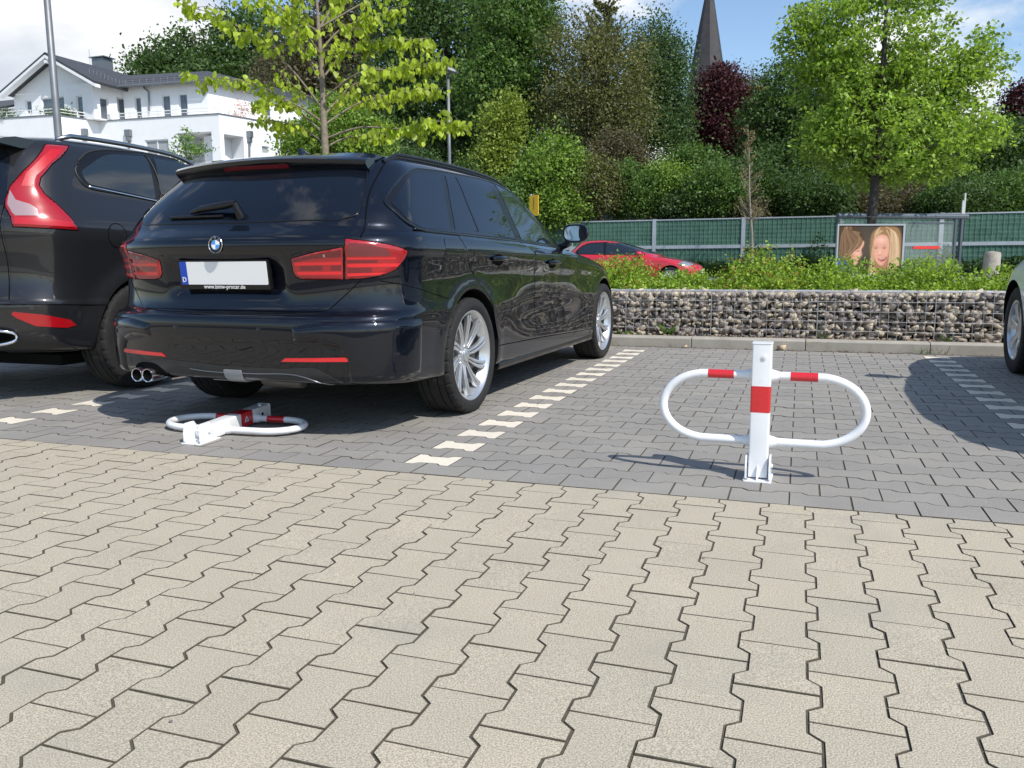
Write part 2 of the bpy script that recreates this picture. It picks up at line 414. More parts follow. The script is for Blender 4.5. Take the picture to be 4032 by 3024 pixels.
# ------------------------------------------------------------------ cars: lofted bodies
M_black = mat('black_metallic_paint', (.0040, .0062, .0125), .28, metal=.5, coat=1, coatr=.008, spec=.12)
M_vblack = mat('dark_grey_paint', (.022, .0225, .025), .33, metal=.4, coat=1, coatr=.02, spec=.15, dirt=((.10, .095, .085), 3, .66, .12))
M_white = mat('white_car_paint', (.86, .88, .88), .3, coat=1)
M_red = mat('red_car_paint', (.52, .012, .03), .3, coat=1)
M_glass = mat('tinted_glass', (.004, .006, .011), .012, spec=.62)
M_glass2 = mat('dark_glass', (.012, .018, .024), .03, spec=.8, coat=.3)
M_trim = mat('black_trim', (.007, .007, .008), .22, spec=.4)
M_seam = mat('panel_gap', (.002, .002, .002), .9, spec=.1)
M_plast = mat('grey_black_plastic', (.022, .022, .023), .55, var=.2, vs=30, bump=.1, bs=400)
M_chrome = mat('chrome', (.75, .76, .78), .12, metal=1)
M_alu = mat('satin_aluminium', (.36, .37, .39), .3, metal=1)
M_rub = mat('tyre_rubber', (.0125, .012, .012), .8, var=.25, vs=12, bump=.15, bs=200, dirt=((.05, .046, .04), 20, .62, .3))
M_rim = mat('silver_alloy', (.60, .615, .63), .28, metal=.75, coat=.5, coatr=.1, dirt=((.22, .19, .16), 16, .62, .25))
M_barrel = mat('rim_barrel', (.30, .31, .32), .45, metal=.7)
M_well = mat('wheel_well', (.008, .008, .008), .95, spec=.1)
M_lens = mat('red_lens', (.34, .004, .009), .18, coat=1, coatr=.01)
M_lensd = mat('dark_red_lens', (.15, .004, .010), .15, coat=1, coatr=.01)
M_lensb = mat('bright_red_lens', (.66, .008, .016), .25, coat=1, coatr=.01)
M_clear = mat('clear_lens', (.42, .42, .44), .12, metal=.5, coat=1)
M_smoke = mat('smoked_lens', (.20, .03, .038), .15, metal=.2, coat=1)
M_disc = mat('brake_disc', (.12, .11, .10), .4, metal=.8)

def souter(w, L, n, K):
    t = np.linspace(0, PI/2, 500); x = w*np.sin(t)**(2/n); y = L*(1-np.cos(t)**(2/n))
    s = np.concatenate([[0], np.cumsum(np.hypot(np.diff(x), np.diff(y)))]); q = np.linspace(0, s[-1], K)
    return np.interp(q, s, x), np.interp(q, s, y)
def ring_pts(r, NR=28, NS=80, NF=26, barrel=None):
    z3, w, yr, yf, Lr, nr, Lf, nf = r
    xa, ya = souter(w, Lr, nr, NR+1); xb, yb = souter(w, Lf, nf, NF+1)
    ys = np.linspace(yr+Lr, yf-Lf, NS+1)
    X = np.concatenate([xa[:-1], np.full(NS+1, w), xb[::-1][1:]]); Y = np.concatenate([yr+ya[:-1], ys, (yf-yb)[::-1][1:]])
    s = (Y-yr)/(yf-yr); a, b, c = z3
    Z = a*2*(s-.5)*(s-1)-b*4*s*(s-1)+c*2*s*(s-.5)
    if barrel: X = X*np.array([barrel(y) for y in Y])
    return np.stack([X, Y, Z], 1)
def loft(rings, barrel=None, step=.022, post=None):
    R = [ring_pts(r, barrel=barrel) for r in rings]; out = []
    for i in range(len(R)-1):
        p0, p1, p2, p3 = R[max(i-1, 0)], R[i], R[i+1], R[min(i+2, len(R)-1)]
        d01 = np.abs(p1-p0).mean()+1e-6; d12 = np.abs(p2-p1).mean()+1e-6; d23 = np.abs(p3-p2).mean()+1e-6
        m1 = (p2-p0)/(d01+d12)*d12 if i > 0 else (p2-p1); m2 = (p3-p1)/(d12+d23)*d12 if i+2 < len(R) else (p2-p1)
        k = max(1, int(math.ceil(np.abs(p2-p1).max()/step)))
        for j in range(k):
            t = j/k; h = (2*t**3-3*t*t+1, t**3-2*t*t+t, -2*t**3+3*t*t, t**3-t*t)
            out.append(p1*h[0]+m1*h[1]+p2*h[2]+m2*h[3])
    out.append(R[-1]); H = len(out[0]); V = []
    for P in out:
        V.append(P); Q = P[1:-1][::-1].copy(); Q[:, 0] *= -1; V.append(Q)
    V = np.concatenate(V); n = 2*H-2; nr = len(out)
    if post: V = post(V)
    F = []
    for r in range(nr-1):
        for i in range(n): F.append((r*n+i, r*n+(i+1) % n, (r+1)*n+(i+1) % n, (r+1)*n+i))
    def cap(o, flip):
        for i in range(H-1):
            a, b = o+i, o+i+1; c = o+(n-i) % n; d = o+(n-i-1) % n
            q = [a, b, d, c]; q2 = []
            for x in q:
                if x not in q2: q2.append(x)
            F.append(tuple(q2[::-1] if flip else q2))
    cap(0, True); cap((nr-1)*n, False)
    return V, F
def car_body(name, rings, parent, m, wheels, arch_r, barrel=None, post=None, xin=.60, sharp=40):
    V, F = loft(rings, barrel, post=post)
    bvh = BVHTree.FromPolygons([Vector(v) for v in V], F)
    mb = MB(); mb.add(V.tolist(), F); o = mb.obj(name, [m, M_well])
    bm = bmesh.new(); bm.from_mesh(o.data); bmesh.ops.recalc_face_normals(bm, faces=bm.faces[:]); bm.to_mesh(o.data); bm.free()
    c = MB()
    for (yw, zw) in wheels:
        for s in (-1, 1):
            x0, x1 = sorted((s*xin, s*1.3)); c.prism([(yw+arch_r*math.cos(a), zw+arch_r*math.sin(a)) for a in np.linspace(0, 2*PI, 65)[:-1]], 0, x0, x1)
    co = c.obj('cut', [M_well, M_well])
    for p in co.data.polygons: p.material_index = 1
    bm = bmesh.new(); bm.from_mesh(co.data); bmesh.ops.recalc_face_normals(bm, faces=bm.faces[:]); bm.to_mesh(co.data); bm.free()
    md = o.modifiers.new('w', 'BOOLEAN'); md.operation = 'DIFFERENCE'; md.object = co; md.solver = 'EXACT'; md.material_mode = 'INDEX'
    dg = bpy.context.evaluated_depsgraph_get(); me = bpy.data.meshes.new_from_object(o.evaluated_get(dg)); o.modifiers.clear(); o.data = me; me.name = name
    bpy.data.objects.remove(co)
    me.polygons.foreach_set('use_smooth', [True]*len(me.polygons)); me.set_sharp_from_angle(angle=math.radians(sharp))
    o.parent = parent
    return o, bvh
def pj_side(s=1, X=2.0): return lambda a, b: (Vector((s*X, a, b)), Vector((-s, 0, 0)))
def pj_rear(): return lambda a, b: (Vector((a, -3, b)), Vector((0, 1, 0)))
def pj_front(): return lambda a, b: (Vector((a, 6, b)), Vector((0, -1, 0)))
def pj_corner(s, cx, cy):
    def f(a, b):
        t = math.radians(a); d = Vector((s*math.sin(t), -math.cos(t), 0)); return Vector((s*cx, cy, b))+d*2, -d
    return f
def cast(bvh, pj, a, b):
    o, d = pj(a, b); h = bvh.ray_cast(o, d)
    if h[0] is None:
        h = bvh.find_nearest(o+d*1.6)
    n = h[1]; n = n if n.dot(d) < 0 else -n
    return h[0], n
def rpoly(poly, r, n=4):
    out = []; k = len(poly)
    for i in range(k):
        p0, p1, p2 = Vector(poly[i-1]), Vector(poly[i]), Vector(poly[(i+1) % k])
        rr = r[i] if isinstance(r, (list, tuple)) else r
        a = (p0-p1); b = (p2-p1); q = min(rr, a.length*.45, b.length*.45)
        if q < 1e-4: out.append(tuple(p1)); continue
        A = p1+a.normalized()*q; B = p1+b.normalized()*q
        for j in range(n+1):
            t = j/n; out.append(tuple(A*(1-t)**2+p1*2*t*(1-t)+B*t*t))
    return out
def patch(bvh, poly, pj, off=.0015, step=.03, sa=1.0, skirt=.005, dome=0, domew=.02):
    """polygon (a,b) laid on the body; sa scales a to metres when it is an angle"""
    bm = bmesh.new(); vs = [bm.verts.new((a, b, 0)) for a, b in poly]; bm.faces.new(vs)
    A = [p[0] for p in poly]; B = [p[1] for p in poly]
    for lo, hi, no, st in ((min(A), max(A), (1, 0, 0), step/sa), (min(B), max(B), (0, 1, 0), step)):
        x = math.floor(lo/st)*st
        while x < hi:
            if x > lo:
                bmesh.ops.bisect_plane(bm, geom=bm.verts[:]+bm.edges[:]+bm.faces[:], plane_co=(x, 0, 0) if no[0] else (0, x, 0), plane_no=no)
            x += st
    bm.verts.index_update(); P = [(v.co.x, v.co.y) for v in bm.verts]; border = [v.is_boundary for v in bm.verts]
    F = [[v.index for v in f.verts] for f in bm.faces]; be = [(e.verts[0].index, e.verts[1].index) for e in bm.edges if e.is_boundary]
    bm.free(); V = []; Nn = []
    seg = [(np.array((poly[i][0]*sa, poly[i][1])), np.array((poly[(i+1) % len(poly)][0]*sa, poly[(i+1) % len(poly)][1]))) for i in range(len(poly))]
    for (a, b), bo in zip(P, border):
        h, n = cast(bvh, pj, a, b); o2 = off
        if dome and not bo:
            p = np.array((a*sa, b)); dm = 9
            for s0, s1 in seg:
                e = s1-s0; t = min(1, max(0, (p-s0)@e/max(e@e, 1e-9))); dm = min(dm, float(np.hypot(*(p-s0-e*t))))
            o2 = off+dome*min(1, dm/domew)**.6
        V.append(h+n*o2); Nn.append(n)
    # orient
    mb = MB(); k = len(V)
    f0 = F[0]; nn = (V[f0[1]]-V[f0[0]]).cross(V[f0[2]]-V[f0[1]])
    if nn.dot(Nn[f0[0]]) < 0: F = [f[::-1] for f in F]
    mb.add(V, F)
    if skirt:
        idx = {}
        for i, bo in enumerate(border):
            if bo: idx[i] = len(mb.v); mb.v.append(tuple(V[i]-Nn[i]*(skirt+off)))
        for a, b in be: mb.f.append((a, b, idx[b], idx[a])); mb.mi.append(0)
    return mb
def pline(bvh, pts, pj, r, off=0.0, closed=False, n=6, step=.04, sa=1.0, smoothn=0):
    out = []; k = len(pts)
    if smoothn: pts = [tuple(p)[:2] for p in curve_spline([(a, b, 0) for a, b in pts], smoothn, closed)]; k = len(pts)
    for i in range(k if closed else k-1):
        p, q = pts[i], pts[(i+1) % k]; m = max(1, int(math.hypot((p[0]-q[0])*sa, p[1]-q[1])/step))
        for j in range(m): out.append((p[0]+(q[0]-p[0])*j/m, p[1]+(q[1]-p[1])*j/m))
    if not closed: out.append(pts[-1])
    W = []
    for a, b in out:
        h, nn = cast(bvh, pj, a, b); W.append(h+nn*off)
    return MB().tube(W, r, n, closed=closed)

def wheel(parent, x, y, r, rr, wd, side, style, steer=0):
    """tyre, rim and brake disc; the wheel faces outwards along side*x"""
    t = bpy.data.objects.new('wheel', None); COL.objects.link(t); t.parent = parent; t.location = (x, y, r); t.rotation_euler = (0, 0, steer+(0 if side > 0 else PI))
    hw = wd/2; prof = [(rr-.012, -hw*.78), (rr+.004, -hw*.86), (rr+.02, -hw*.97), (r-.045, -hw*1.0), (r-.018, -hw*.97)]
    tread = [(-.90, -.004), (-.80, 0), (-.66, .001), (-.655, -.008), (-.60, -.008), (-.595, .001), (-.3, .002), (-.295, -.008), (-.24, -.008), (-.235, .002), (.235, .002), (.24, -.008), (.295, -.008), (.3, .002), (.595, .001), (.60, -.008), (.655, -.008), (.66, .001), (.80, 0), (.90, -.004)]
    prof += [(r+d-.002, hw*q) for q, d in tread]+[(r-.018, hw*.97), (r-.045, hw*1.0), (rr+.03, hw*1.0), (rr+.022, hw*.985), (rr+.004, hw*.90), (rr-.012, hw*.78)]
    nseg = 192; V = []; k = len(prof)
    for i in range(nseg):
        for j, (rad, h) in enumerate(prof):
            a = 2*PI*i/nseg; q = rad; hn = abs(h)/hw
            if rad > r-.012:
                ph = (i % 6)
                if hn > .64 and ph in (0,): q -= .007
                elif hn <= .64 and ((i+int(h*120)) % 6) == 0 and hn > .1: q -= .004
            fl = 0
            V.append((h, q*math.cos(a), q*math.sin(a)))
    V = np.array(V)
    m = MB(); m.add(V.tolist(), [(i*k+j, i*k+j+1, ((i+1) % nseg)*k+j+1, ((i+1) % nseg)*k+j) for i in range(nseg) for j in range(k-1)])
    m.obj('tyre', M_rub, t, sharp=32)
    # rim: lip, barrel, spokes, hub in one mesh
    g = MB(); ho = hw*.86
    g.lathe([(rr-.012, -hw*.8), (rr-.03, -hw*.5), (rr-.035, ho-.05)], 64, ax='x')
    rim = g.obj('rim', [M_barrel, M_rim], t, sharp=35)
    s = MB()
    s.lathe([(rr-.035, ho-.05), (rr-.022, ho-.02), (rr-.012, ho-.004), (rr-.002, ho+.004), (rr+.006, ho+.003), (rr+.007, ho-.006)], 72, ax='x')
    if style == 'double':
        for i in range(10):
            a0 = 2*PI*i/10+.16
            for sg in (-1, 1):
                pr = []
                for q in range(9):
                    u = q/8; rad = .058+(rr-.022-.058)*u
                    dang = sg*(.115-.075*u+.30*max(0, u-.0)*.12+.16*max(0, .25-u)) if False else sg*(.0085+.0068*u)/rad+.13*u*u
                    xo = ho-.012-.03*(1-u)**1.4-.004*math.sin(u*PI); wdt = .0060+.0050*u
                    pr.append((rad, a0+dang, xo, wdt))
                vs, fs = [], []
                for rad, an, xo, wdt in pr:
                    for dw, dx in ((-1, -.022), (-1, -.003), (-.55, 0), (.55, 0), (1, -.003), (1, -.022)):
                        aa = an+dw*wdt/rad; vs.append((xo+dx, rad*math.cos(aa), rad*math.sin(aa)))
                for q in range(8):
                    for e in range(6): fs.append((q*6+e, q*6+(e+1) % 6, (q+1)*6+(e+1) % 6, (q+1)*6+e))
                s.add(vs, fs)
        s.lathe([(.0, ho-.030), (.030, ho-.030), (.034, ho-.033), (.036, ho-.042), (.060, ho-.044), (.074, ho-.052), (.076, ho-.075)], 40, ax='x')
        for i in range(5):
            a = 2*PI*i/5+.3; s.lathe([(.0, ho-.040), (.009, ho-.040), (.010, ho-.050)], 8, c=(0, .05*math.cos(a), .05*math.sin(a)), ax='x')
    else:
        ns = 7 if style == 'seven' else 9
        for i in range(ns):
            a0 = 2*PI*i/ns+.2; vs, fs = [], []
            for q in range(7):
                u = q/6; rad = .05+(rr-.02-.05)*u; wdt = .021+.026*u*u; xo = ho-.008-.022*(1-u)**2
                for dw, dx in ((-1, -.03), (-1, -.005), (-.6, 0), (0, .003), (.6, 0), (1, -.005), (1, -.03)):
                    aa = a0+dw*wdt/rad; vs.append((xo+dx, rad*math.cos(aa), rad*math.sin(aa)))
            for q in range(6):
                for e in range(7): fs.append((q*7+e, q*7+(e+1) % 7, (q+1)*7+(e+1) % 7, (q+1)*7+e))
            s.add(vs, fs)
        s.lathe([(.0, ho-.012), (.03, ho-.014), (.07, ho-.026), (.075, ho-.06)], 32, ax='x')
    sp = s.obj('spokes', M_rim, rim, sharp=40)
    d = MB(); d.lathe([(.0, ho-.085), (.15, ho-.085), (.152, ho-.105), (.0, ho-.105)], 40, ax='x'); d.box((ho-.125, .08, -.06), (ho-.055, .165, .06)); d.lathe([(.0, -hw*.5), (rr-.03, -hw*.5)], 40, ax='x')
    d.obj('brake_disc', M_disc, rim, sharp=35)
    return t

def mirror(parent, x, y, z, s, m, gl=True):
    t = MB(); pts = []
    # housing loft along y: rear rim big, front small
    secs = [(-.055, .092, .066), (-.045, .097, .070), (0, .094, .067), (.05, .08, .058), (.085, .045, .034), (.095, .01, .01)]
    n = 24; V, F = [], []
    for yy, a, b in secs:
        for i in range(n):
            an = 2*PI*i/n; c, q = math.cos(an), math.sin(an)
            V.append((x+s*(a*abs(c)**.75*(1 if c > 0 else -1)), y+yy, z+b*abs(q)**.75*(1 if q > 0 else -1)-.012*c*s*0))
    for k in range(len(secs)-1):
        for i in range(n): F.append((k*n+i, k*n+(i+1) % n, (k+1)*n+(i+1) % n, (k+1)*n+i))
    F.append(tuple(range(n))); F.append(tuple(range((len(secs)-1)*n, len(secs)*n)))
    t.add(V, F); t.tube([(x-s*.06, y+.02, z-.06), (x-s*.12, y+.02, z-.09), (x-s*.18, y+.02, z-.10)], [.03, .028, .035], 10)
    h = t.obj('mirror', m, parent, sharp=50)
    g = MB(); V = []
    for i in range(n):
        an = 2*PI*i/n; c, q = math.cos(an), math.sin(an); V.append((x+s*(.078*abs(c)**.75*(1 if c > 0 else -1)), y-.0575-s*0+.006*c, z+.054*abs(q)**.75*(1 if q > 0 else -1)))
    g.add(V, [tuple(range(n))]); g.obj('mirror_glass', mat('mirror_glass', (.55, .62, .66), .02, metal=1), h)
    return h

# ================================================================== black estate car
def build_estate():
    T = thing('parked_car', 'black estate car parked nearest the camera, roof rails, silver wheels, blank white number plate', 'car', (-1.128, 1.130, 0), math.radians(-2.3), 'cars in the car park', .981)
    #  z(rear,mid,front)      w     yr     yf    Lr   nr   Lf   nf
    R_ = [((.275, .20, .18), .80, -.86, 3.30, .40, 3.0, .50, 2.5),
          ((.278, .205, .19), .875, -.965, 3.42, .42, 3.0, .55, 2.5),
          ((.292, .235, .22), .890, -1.000, 3.50, .42, 3.2, .60, 2.5),
          ((.36, .32, .30), .897, -1.020, 3.55, .44, 3.2, .62, 2.5),
          ((.47, .44, .42), .902, -1.035, 3.58, .46, 3.1, .64, 2.5),
          ((.56, .54, .52), .905, -1.038, 3.58, .46, 3.0, .65, 2.5),
          ((.592, .575, .56), .905, -1.030, 3.575, .46, 3.0, .65, 2.5),
          ((.606, .59, .575), .905, -1.008, 3.57, .46, 3.0, .65, 2.5),
          ((.618, .605, .59), .904, -.968, 3.565, .46, 3.0, .65, 2.5),
          ((.66, .65, .61), .900, -.955, 3.55, .45, 2.9, .66, 2.5),
          ((.76, .745, .65), .897, -.957, 3.52, .45, 2.8, .68, 2.4),
          ((.86, .835, .69), .905, -.975, 3.48, .46, 2.7, .72, 2.4),
          ((.925, .892, .73), .908, -1.000, 3.40, .47, 2.7, .78, 2.4),
          ((.962, .925, .76), .898, -.990, 3.28, .47, 2.7, .80, 2.3),
          ((.990, .950, .81), .880, -.955, 3.00, .45, 2.7, .70, 2.3),
          ((1.015, .972, .875), .862, -.920, 2.55, .40, 2.8, .60, 2.3),
          ((1.04, .995, .925), .845, -.895, 2.14, .36, 2.9, .50, 2.3),
          ((1.10, 1.05, 1.0), .820, -.845, 2.00, .33, 2.9, .50, 2.3),
          ((1.20, 1.16, 1.13), .768, -.755, 1.83, .32, 2.8, .50, 2.3),
          ((1.29, 1.27, 1.24), .718, -.670, 1.64, .33, 2.6, .50, 2.3),
          ((1.345, 1.345, 1.31), .672, -.615, 1.48, .32, 2.6, .45, 2.3),
          ((1.372, 1.388, 1.35), .620, -.58, 1.34, .31, 2.5, .40, 2.3),
          ((1.388, 1.415, 1.375), .53, -.53, 1.18, .29, 2.5, .36, 2.3),
          ((1.40, 1.428, 1.392), .36, -.42, .95, .26, 2.4, .3, 2.3),
          ((1.408, 1.433, 1.405), .12, -.25, .62, .12, 2.2, .12, 2.2)]
    def barrel(y): return 1-.022*((y-1.2)/2.2)**2 if y > 1.2 else 1-.020*max(0, (1.0-y)/2.0)**2
    def post(V):
        V = V.copy(); sx = np.sign(V[:, 0]); ax = np.abs(V[:, 0])
        for yw in (0, 2.81):                      # wheel arch lips
            d = np.hypot(V[:, 1]-yw, V[:, 2]-.33); V[:, 0] += sx*.007*np.exp(-((d-.385)/.03)**2)*(ax > .6)
        # recess around the number plate
        f = 1/(1+np.exp((ax-.33)/.012)); gz = 1/(1+np.exp((np.abs(V[:, 2]-.775)-.085)/.010)); rear = (V[:, 1] < -.5)
        V[:, 1] += .030*f*gz*rear
        # concave lower doors
        side = (ax > .8)*np.exp(-((V[:, 2]-.52)/.13)**2)*np.exp(-((V[:, 1]-1.4)/.75)**4); V[:, 0] -= sx*.020*side
        rec = (V[:, 1] < -.4)/(1+np.exp((ax-.66)/.012))/(1+np.exp((V[:, 2]-.485-.0*ax)/.008)); V[:, 1] += .010*rec
        # crease towards the tail light
        cre = (ax > .8)*np.exp(-((V[:, 2]-(.90-.012*(V[:, 1])))/.022)**2)*(V[:, 1] > -.75)*(V[:, 1] < 2.6); V[:, 0] += sx*.006*cre
        # bumper shelf fades out under the lights: the corner runs straight up
        return V
    body, bv = car_body('body', R_, T, M_black, ((0, .335), (2.81, .335)), .362, barrel, post)
    S = pj_side(1); SL = pj_side(-1); RE = pj_rear()
    # tailgate, doors, fuel flap laid as panels with their own edge
    tg = rpoly([(-.66, .62), (-.70, .77), (-.715, .96), (-.70, 1.02), (.70, 1.02), (.715, .96), (.70, .77), (.66, .62)], .03)
    tail = patch(bv, rpoly([(-.56, .622), (-.705, .775), (-.72, 1.045), (.72, 1.045), (.705, .775), (.56, .622)], [.02, .02, .01, .01, .02, .02]), RE, .0022, .02, skirt=.006).obj('tailgate', M_black, T, sharp=40)
    for s, P in ((1, S), (-1, SL)):
        for nm, poly in (('door', [(.37, .36), (.25, .62), (-.02, .80), (-.15, .985), (.80, .965), (.98, .90), (1.02, .62), (1.06, .34)]),
                         ('door', [(1.068, .34), (1.028, .62), (.99, .90), (.81, .963), (1.72, .935), (2.02, .90), (2.10, .70), (2.06, .40), (2.02, .31)])):
            d = patch(bv, rpoly(poly, .03), P, .0016, .035).obj(nm, M_black, T, sharp=40)
            # handle
            hx = .36 if poly[0][0] < 1 else 1.36; hz = .862 if hx < 1 else .835
            h, n = cast(bv, P, hx, hz); g = MB()
            cup = patch(bv, [(hx+.085*math.cos(a), hz-.006+.033*math.sin(a)) for a in np.linspace(0, 2*PI, 21)[:-1]], P, .0028, .03, skirt=0)
            g.tube([h+Vector((s*.008, -.10, 0)), h+Vector((s*.034, -.07, .002)), h+Vector((s*.040, 0, .003)), h+Vector((s*.034, .07, .002)), h+Vector((s*.008, .10, 0))], [.011, .013, .013, .013, .012], 10)
            g.obj('door_handle', M_black, d, sharp=60); cup.obj('handle_cup', M_seam, d)
    patch(bv, rpoly([(-.36, .86), (-.34, .968), (-.16, .962), (-.12, .94), (-.13, .845), (-.32, .838)], .02), S, .002, .03).obj('fuel_flap', M_black, T, sharp=40)
    for s in (1, -1): pline(bv, [(s*.625, 1.345), (s*.655, 1.19), (s*.70, 1.05), (s*.718, .96)], RE, .0035, .0005, smoothn=4).obj('tailgate_seam', M_seam, T)
    # glass
    rw = rpoly([(-.665, 1.07), (-.60, 1.045), (0, 1.040), (.60, 1.045), (.665, 1.07), (.635, 1.19), (.575, 1.315), (-.575, 1.315), (-.635, 1.19)], [.02, .05, 0, .05, .02, .1, .02, .02, .1])
    W = patch(bv, rw, RE, .003, .03, skirt=.004).obj('rear_window', M_glass, T, sharp=40)
    pline(bv, rw, RE, .004, .002, True).obj('window_seal', M_trim, W, smooth=True)
    for s, P in ((1, S), (-1, SL)):
        # black frame round all side windows, then the panes
        fr = rpoly([(-.685, 1.125), (-.64, 1.04), (-.54, .998), (.8, .970), (1.70, .938), (1.62, 1.01), (1.40, 1.205), (1.10, 1.325), (.75, 1.362), (.1, 1.352), (-.25, 1.335), (-.40, 1.295), (-.58, 1.20)], [.05, .06, .05, .1, .01, .1, .2, .2, .2, .2, .15, .1, .15])
        patch(bv, fr, P, .0035, .03, skirt=.004).obj('window_frame', M_trim, T, sharp=40)
        pline(bv, fr, P, .0055, .003, True, smoothn=0).obj('window_surround', M_black, T, smooth=True)
        pline(bv, [(-.60, 1.003), (.8, .978), (1.68, .946)], P, .006, .006).obj('window_sill_trim', M_trim, T, smooth=True)
        panes = ([(-.655, 1.125), (-.61, 1.05), (-.52, 1.012), (-.17, 1.012), (.035, 1.325), (-.20, 1.312), (-.37, 1.283), (-.54, 1.195)],
                 [(-.11, 1.010), (.19, 1.003), (.225, 1.333), (.10, 1.329)],
                 [(.215, 1.002), (.785, .990), (.735, 1.345), (.25, 1.334)],
                 [(.90, .986), (1.605, .960), (1.555, 1.03), (1.37, 1.185), (1.08, 1.300), (.875, 1.340)])
        for i, p in enumerate(panes):
            rr = [.03, .03, .04, .012, .02, .05, .08, .08] if i == 0 else .012
            patch(bv, rpoly(p, rr), P, .0055, .03, skirt=.002).obj('side_window', M_glass if i < 3 else M_glass2, T, sharp=40)
        # black panel in front of the rear light (door shut lines)
        pline(bv, [(-.02, .995), (.02, .80)], P, .0012, .001).obj('pillar_seam', M_seam, T)
        # roof rail
        zz = lambda y: cast(bv, lambda a, b: (Vector((s*.615, a, 3)), Vector((0, 0, -1))), y, 0)[0].z
        ys = np.linspace(-.46, 1.30, 14)
        g = MB(); g.tube([(s*(.615-.02*max(0, y-.7)), y, zz(y)+(.018 if 0 < i < 13 else .0)) for i, y in enumerate(ys)], [.008]+[.011]*12+[.008], 10)
        g.tube([(s*(.615-.02*max(0, y-.7)), y, zz(y)+.004) for y in ys], .010, 8)
        g.obj('roof_rail', M_trim, T, sharp=60)
        # tail light in two halves
        CO = pj_corner(s, .40, -.50); sa = .0092
        inn = rpoly([(1, .79), (5, .773), (31.4, .768), (31.9, .912), (4, .880), (.5, .865)], [.6, .5, .1, .1, .5, .6]) if False else None
        innP = [(-.5, .80), (.5, .785), (3, .773), (8, .769), (31, .768), (31.5, .918), (14, .895), (2.5, .873), (-.3, .868), (-.8, .855)]
        outP = [(32.0, .768), (43, .772), (53, .785), (61, .815), (66, .865), (67.5, .893), (66, .903), (58, .925), (46, .943), (33.0, .955), (32.5, .93)]
        for nm, pp in (('inner', innP), ('outer', outP)):
            base = patch(bv, pp, CO, .002, .014, sa=sa, skirt=.004, dome=.007, domew=.016).obj('tail_light', M_lens, T, sharp=50)
            pline(bv, pp, CO, .003, .001, True, sa=sa).obj('light_seal', M_seam, base)
            if nm == 'inner':
                bars = [('reflector', M_lensd, [(0.2, .850), (.4, .866), (13, .886), (30.6, .908), (30.4, .876), (14, .868)]), ('reversing_light', M_clear, [(10, .868), (10.4, .877), (21, .889), (21, .874)]),
                        ('light_bar', M_lensb, [(1.5, .835), (1.5, .850), (30.3, .852), (30.3, .838)]), ('reflector', M_lensd, [(4.5, .812), (4.5, .832), (19.0, .834), (19.0, .813)]), ('reflector', M_lensd, [(24, .812), (24, .833), (30.2, .834), (30.2, .812)]),
                        ('light_bar', M_lensb, [(3, .790), (2, .806), (30.3, .806), (30.3, .792)])]
            else:
                bars = [('reflector', M_smoke, [(34.5, .878), (34.6, .936), (46, .927), (54, .912), (57, .885), (55, .878)]), ('light_bar', M_lensb, [(33.5, .862), (33.5, .872), (60, .870), (60, .862)]),
                        ('reflector', M_lensd, [(34, .846), (34, .858), (50, .858), (50, .846)]),
                        ('light_bar', M_lensb, [(33.6, .826), (33.6, .842), (62.5, .842), (61, .826)]), ('reflector', M_lensd, [(34, .800), (34, .822), (47, .822), (47, .80)]), ('light_bar', M_lensb, [(33.5, .783), (33.5, .797), (55, .800), (50, .788)])]
            for bn, mm, q in bars: patch(bv, q, CO, .0098, .014, sa=sa, skirt=.0).obj(bn, mm, base, sharp=50)
        # raised corners and upper lip of the bumper round its sunk middle
        patch(bv, rpoly([(33, .285), (31.5, .40), (27.5, .452), (18, .480), (3, .487), (3, .552), (20, .575), (46, .578), (77.5, .572), (76.5, .30), (60, .284), (45, .284)], [.2]*12), CO, .0008, .012, sa=sa, skirt=.002, dome=.015, domew=.030).obj('bumper_corner', M_black, T, sharp=60)
        # bumper reflector
        cr_ = [(s*a, b) for a, b in ((.350, .385), (.375, .402), (.685, .410), (.700, .395), (.69, .390))]
        if s < 0: cr_ = cr_[::-1]
        rf = patch(bv, cr_, RE, .004, .02).obj('bumper_reflector', M_lensb, T, sharp=50)
        # parking sensors
        for xs, zs in ((.25, .535), (.70, .51)):
            h, n = cast(bv, RE, s*xs, zs); m4 = Matrix.Translation(h) @ n.to_track_quat('Z', 'Y').to_matrix().to_4x4()
            sn = MB(); sn.lathe([(0, .0015), (.0095, .0015), (.011, .0003), (.0125, .0004), (.013, -.002)], 20); sn.obj('parking_sensor', M_black, T, sharp=60, xf=m4)
        # bumper seam from light to wheel arch
        pline(bv, [(-.80, .760), (-.60, .715), (-.30, .655)], P, .0022, .0002, smoothn=5).obj('bumper_seam', M_seam, T)
        pline(bv, [(s*.705, .765), (s*.60, .66), (s*.55, .628), (s*.40, .612), (0, .608)], RE, .0022, .0004, smoothn=4).obj('bumper_seam', M_seam, T)
        # side skirt
        pline(bv, [(.37, .345), (1.2, .325), (2.42, .285)], P, .003, .0005).obj('sill_seam', M_seam, T)
        pts = [Vector((s*.872, y, .205+.0*y)) for y in np.linspace(.40, 2.42, 8)]
        g = MB(); g.prism([(s*.80, .19), (s*.885, .195), (s*.895, .215), (s*.895, .235), (s*.80, .25)], 1, .385, 2.43); g.obj('side_skirt', M_trim, T, bevel=.004)
        mirror(T, s*.975, 1.72, 1.045, s, M_black)
        for xw, yw, st in ((.79, 0, 0), (.79, 2.81, 0)): wheel(T, s*xw, yw, .325, .250, .225, s, 'double')
    # lower bumper: dark diffuser with silver lines, exhausts, tow cover
    df = rpoly([(-.60, .245), (-.58, .345), (-.36, .372), (0, .352), (.36, .350), (.52, .362), (.62, .30), (.70, .245)], .03)
    D = patch(bv, df, RE, .004, .025).obj('rear_diffuser', M_plast, T, sharp=50)
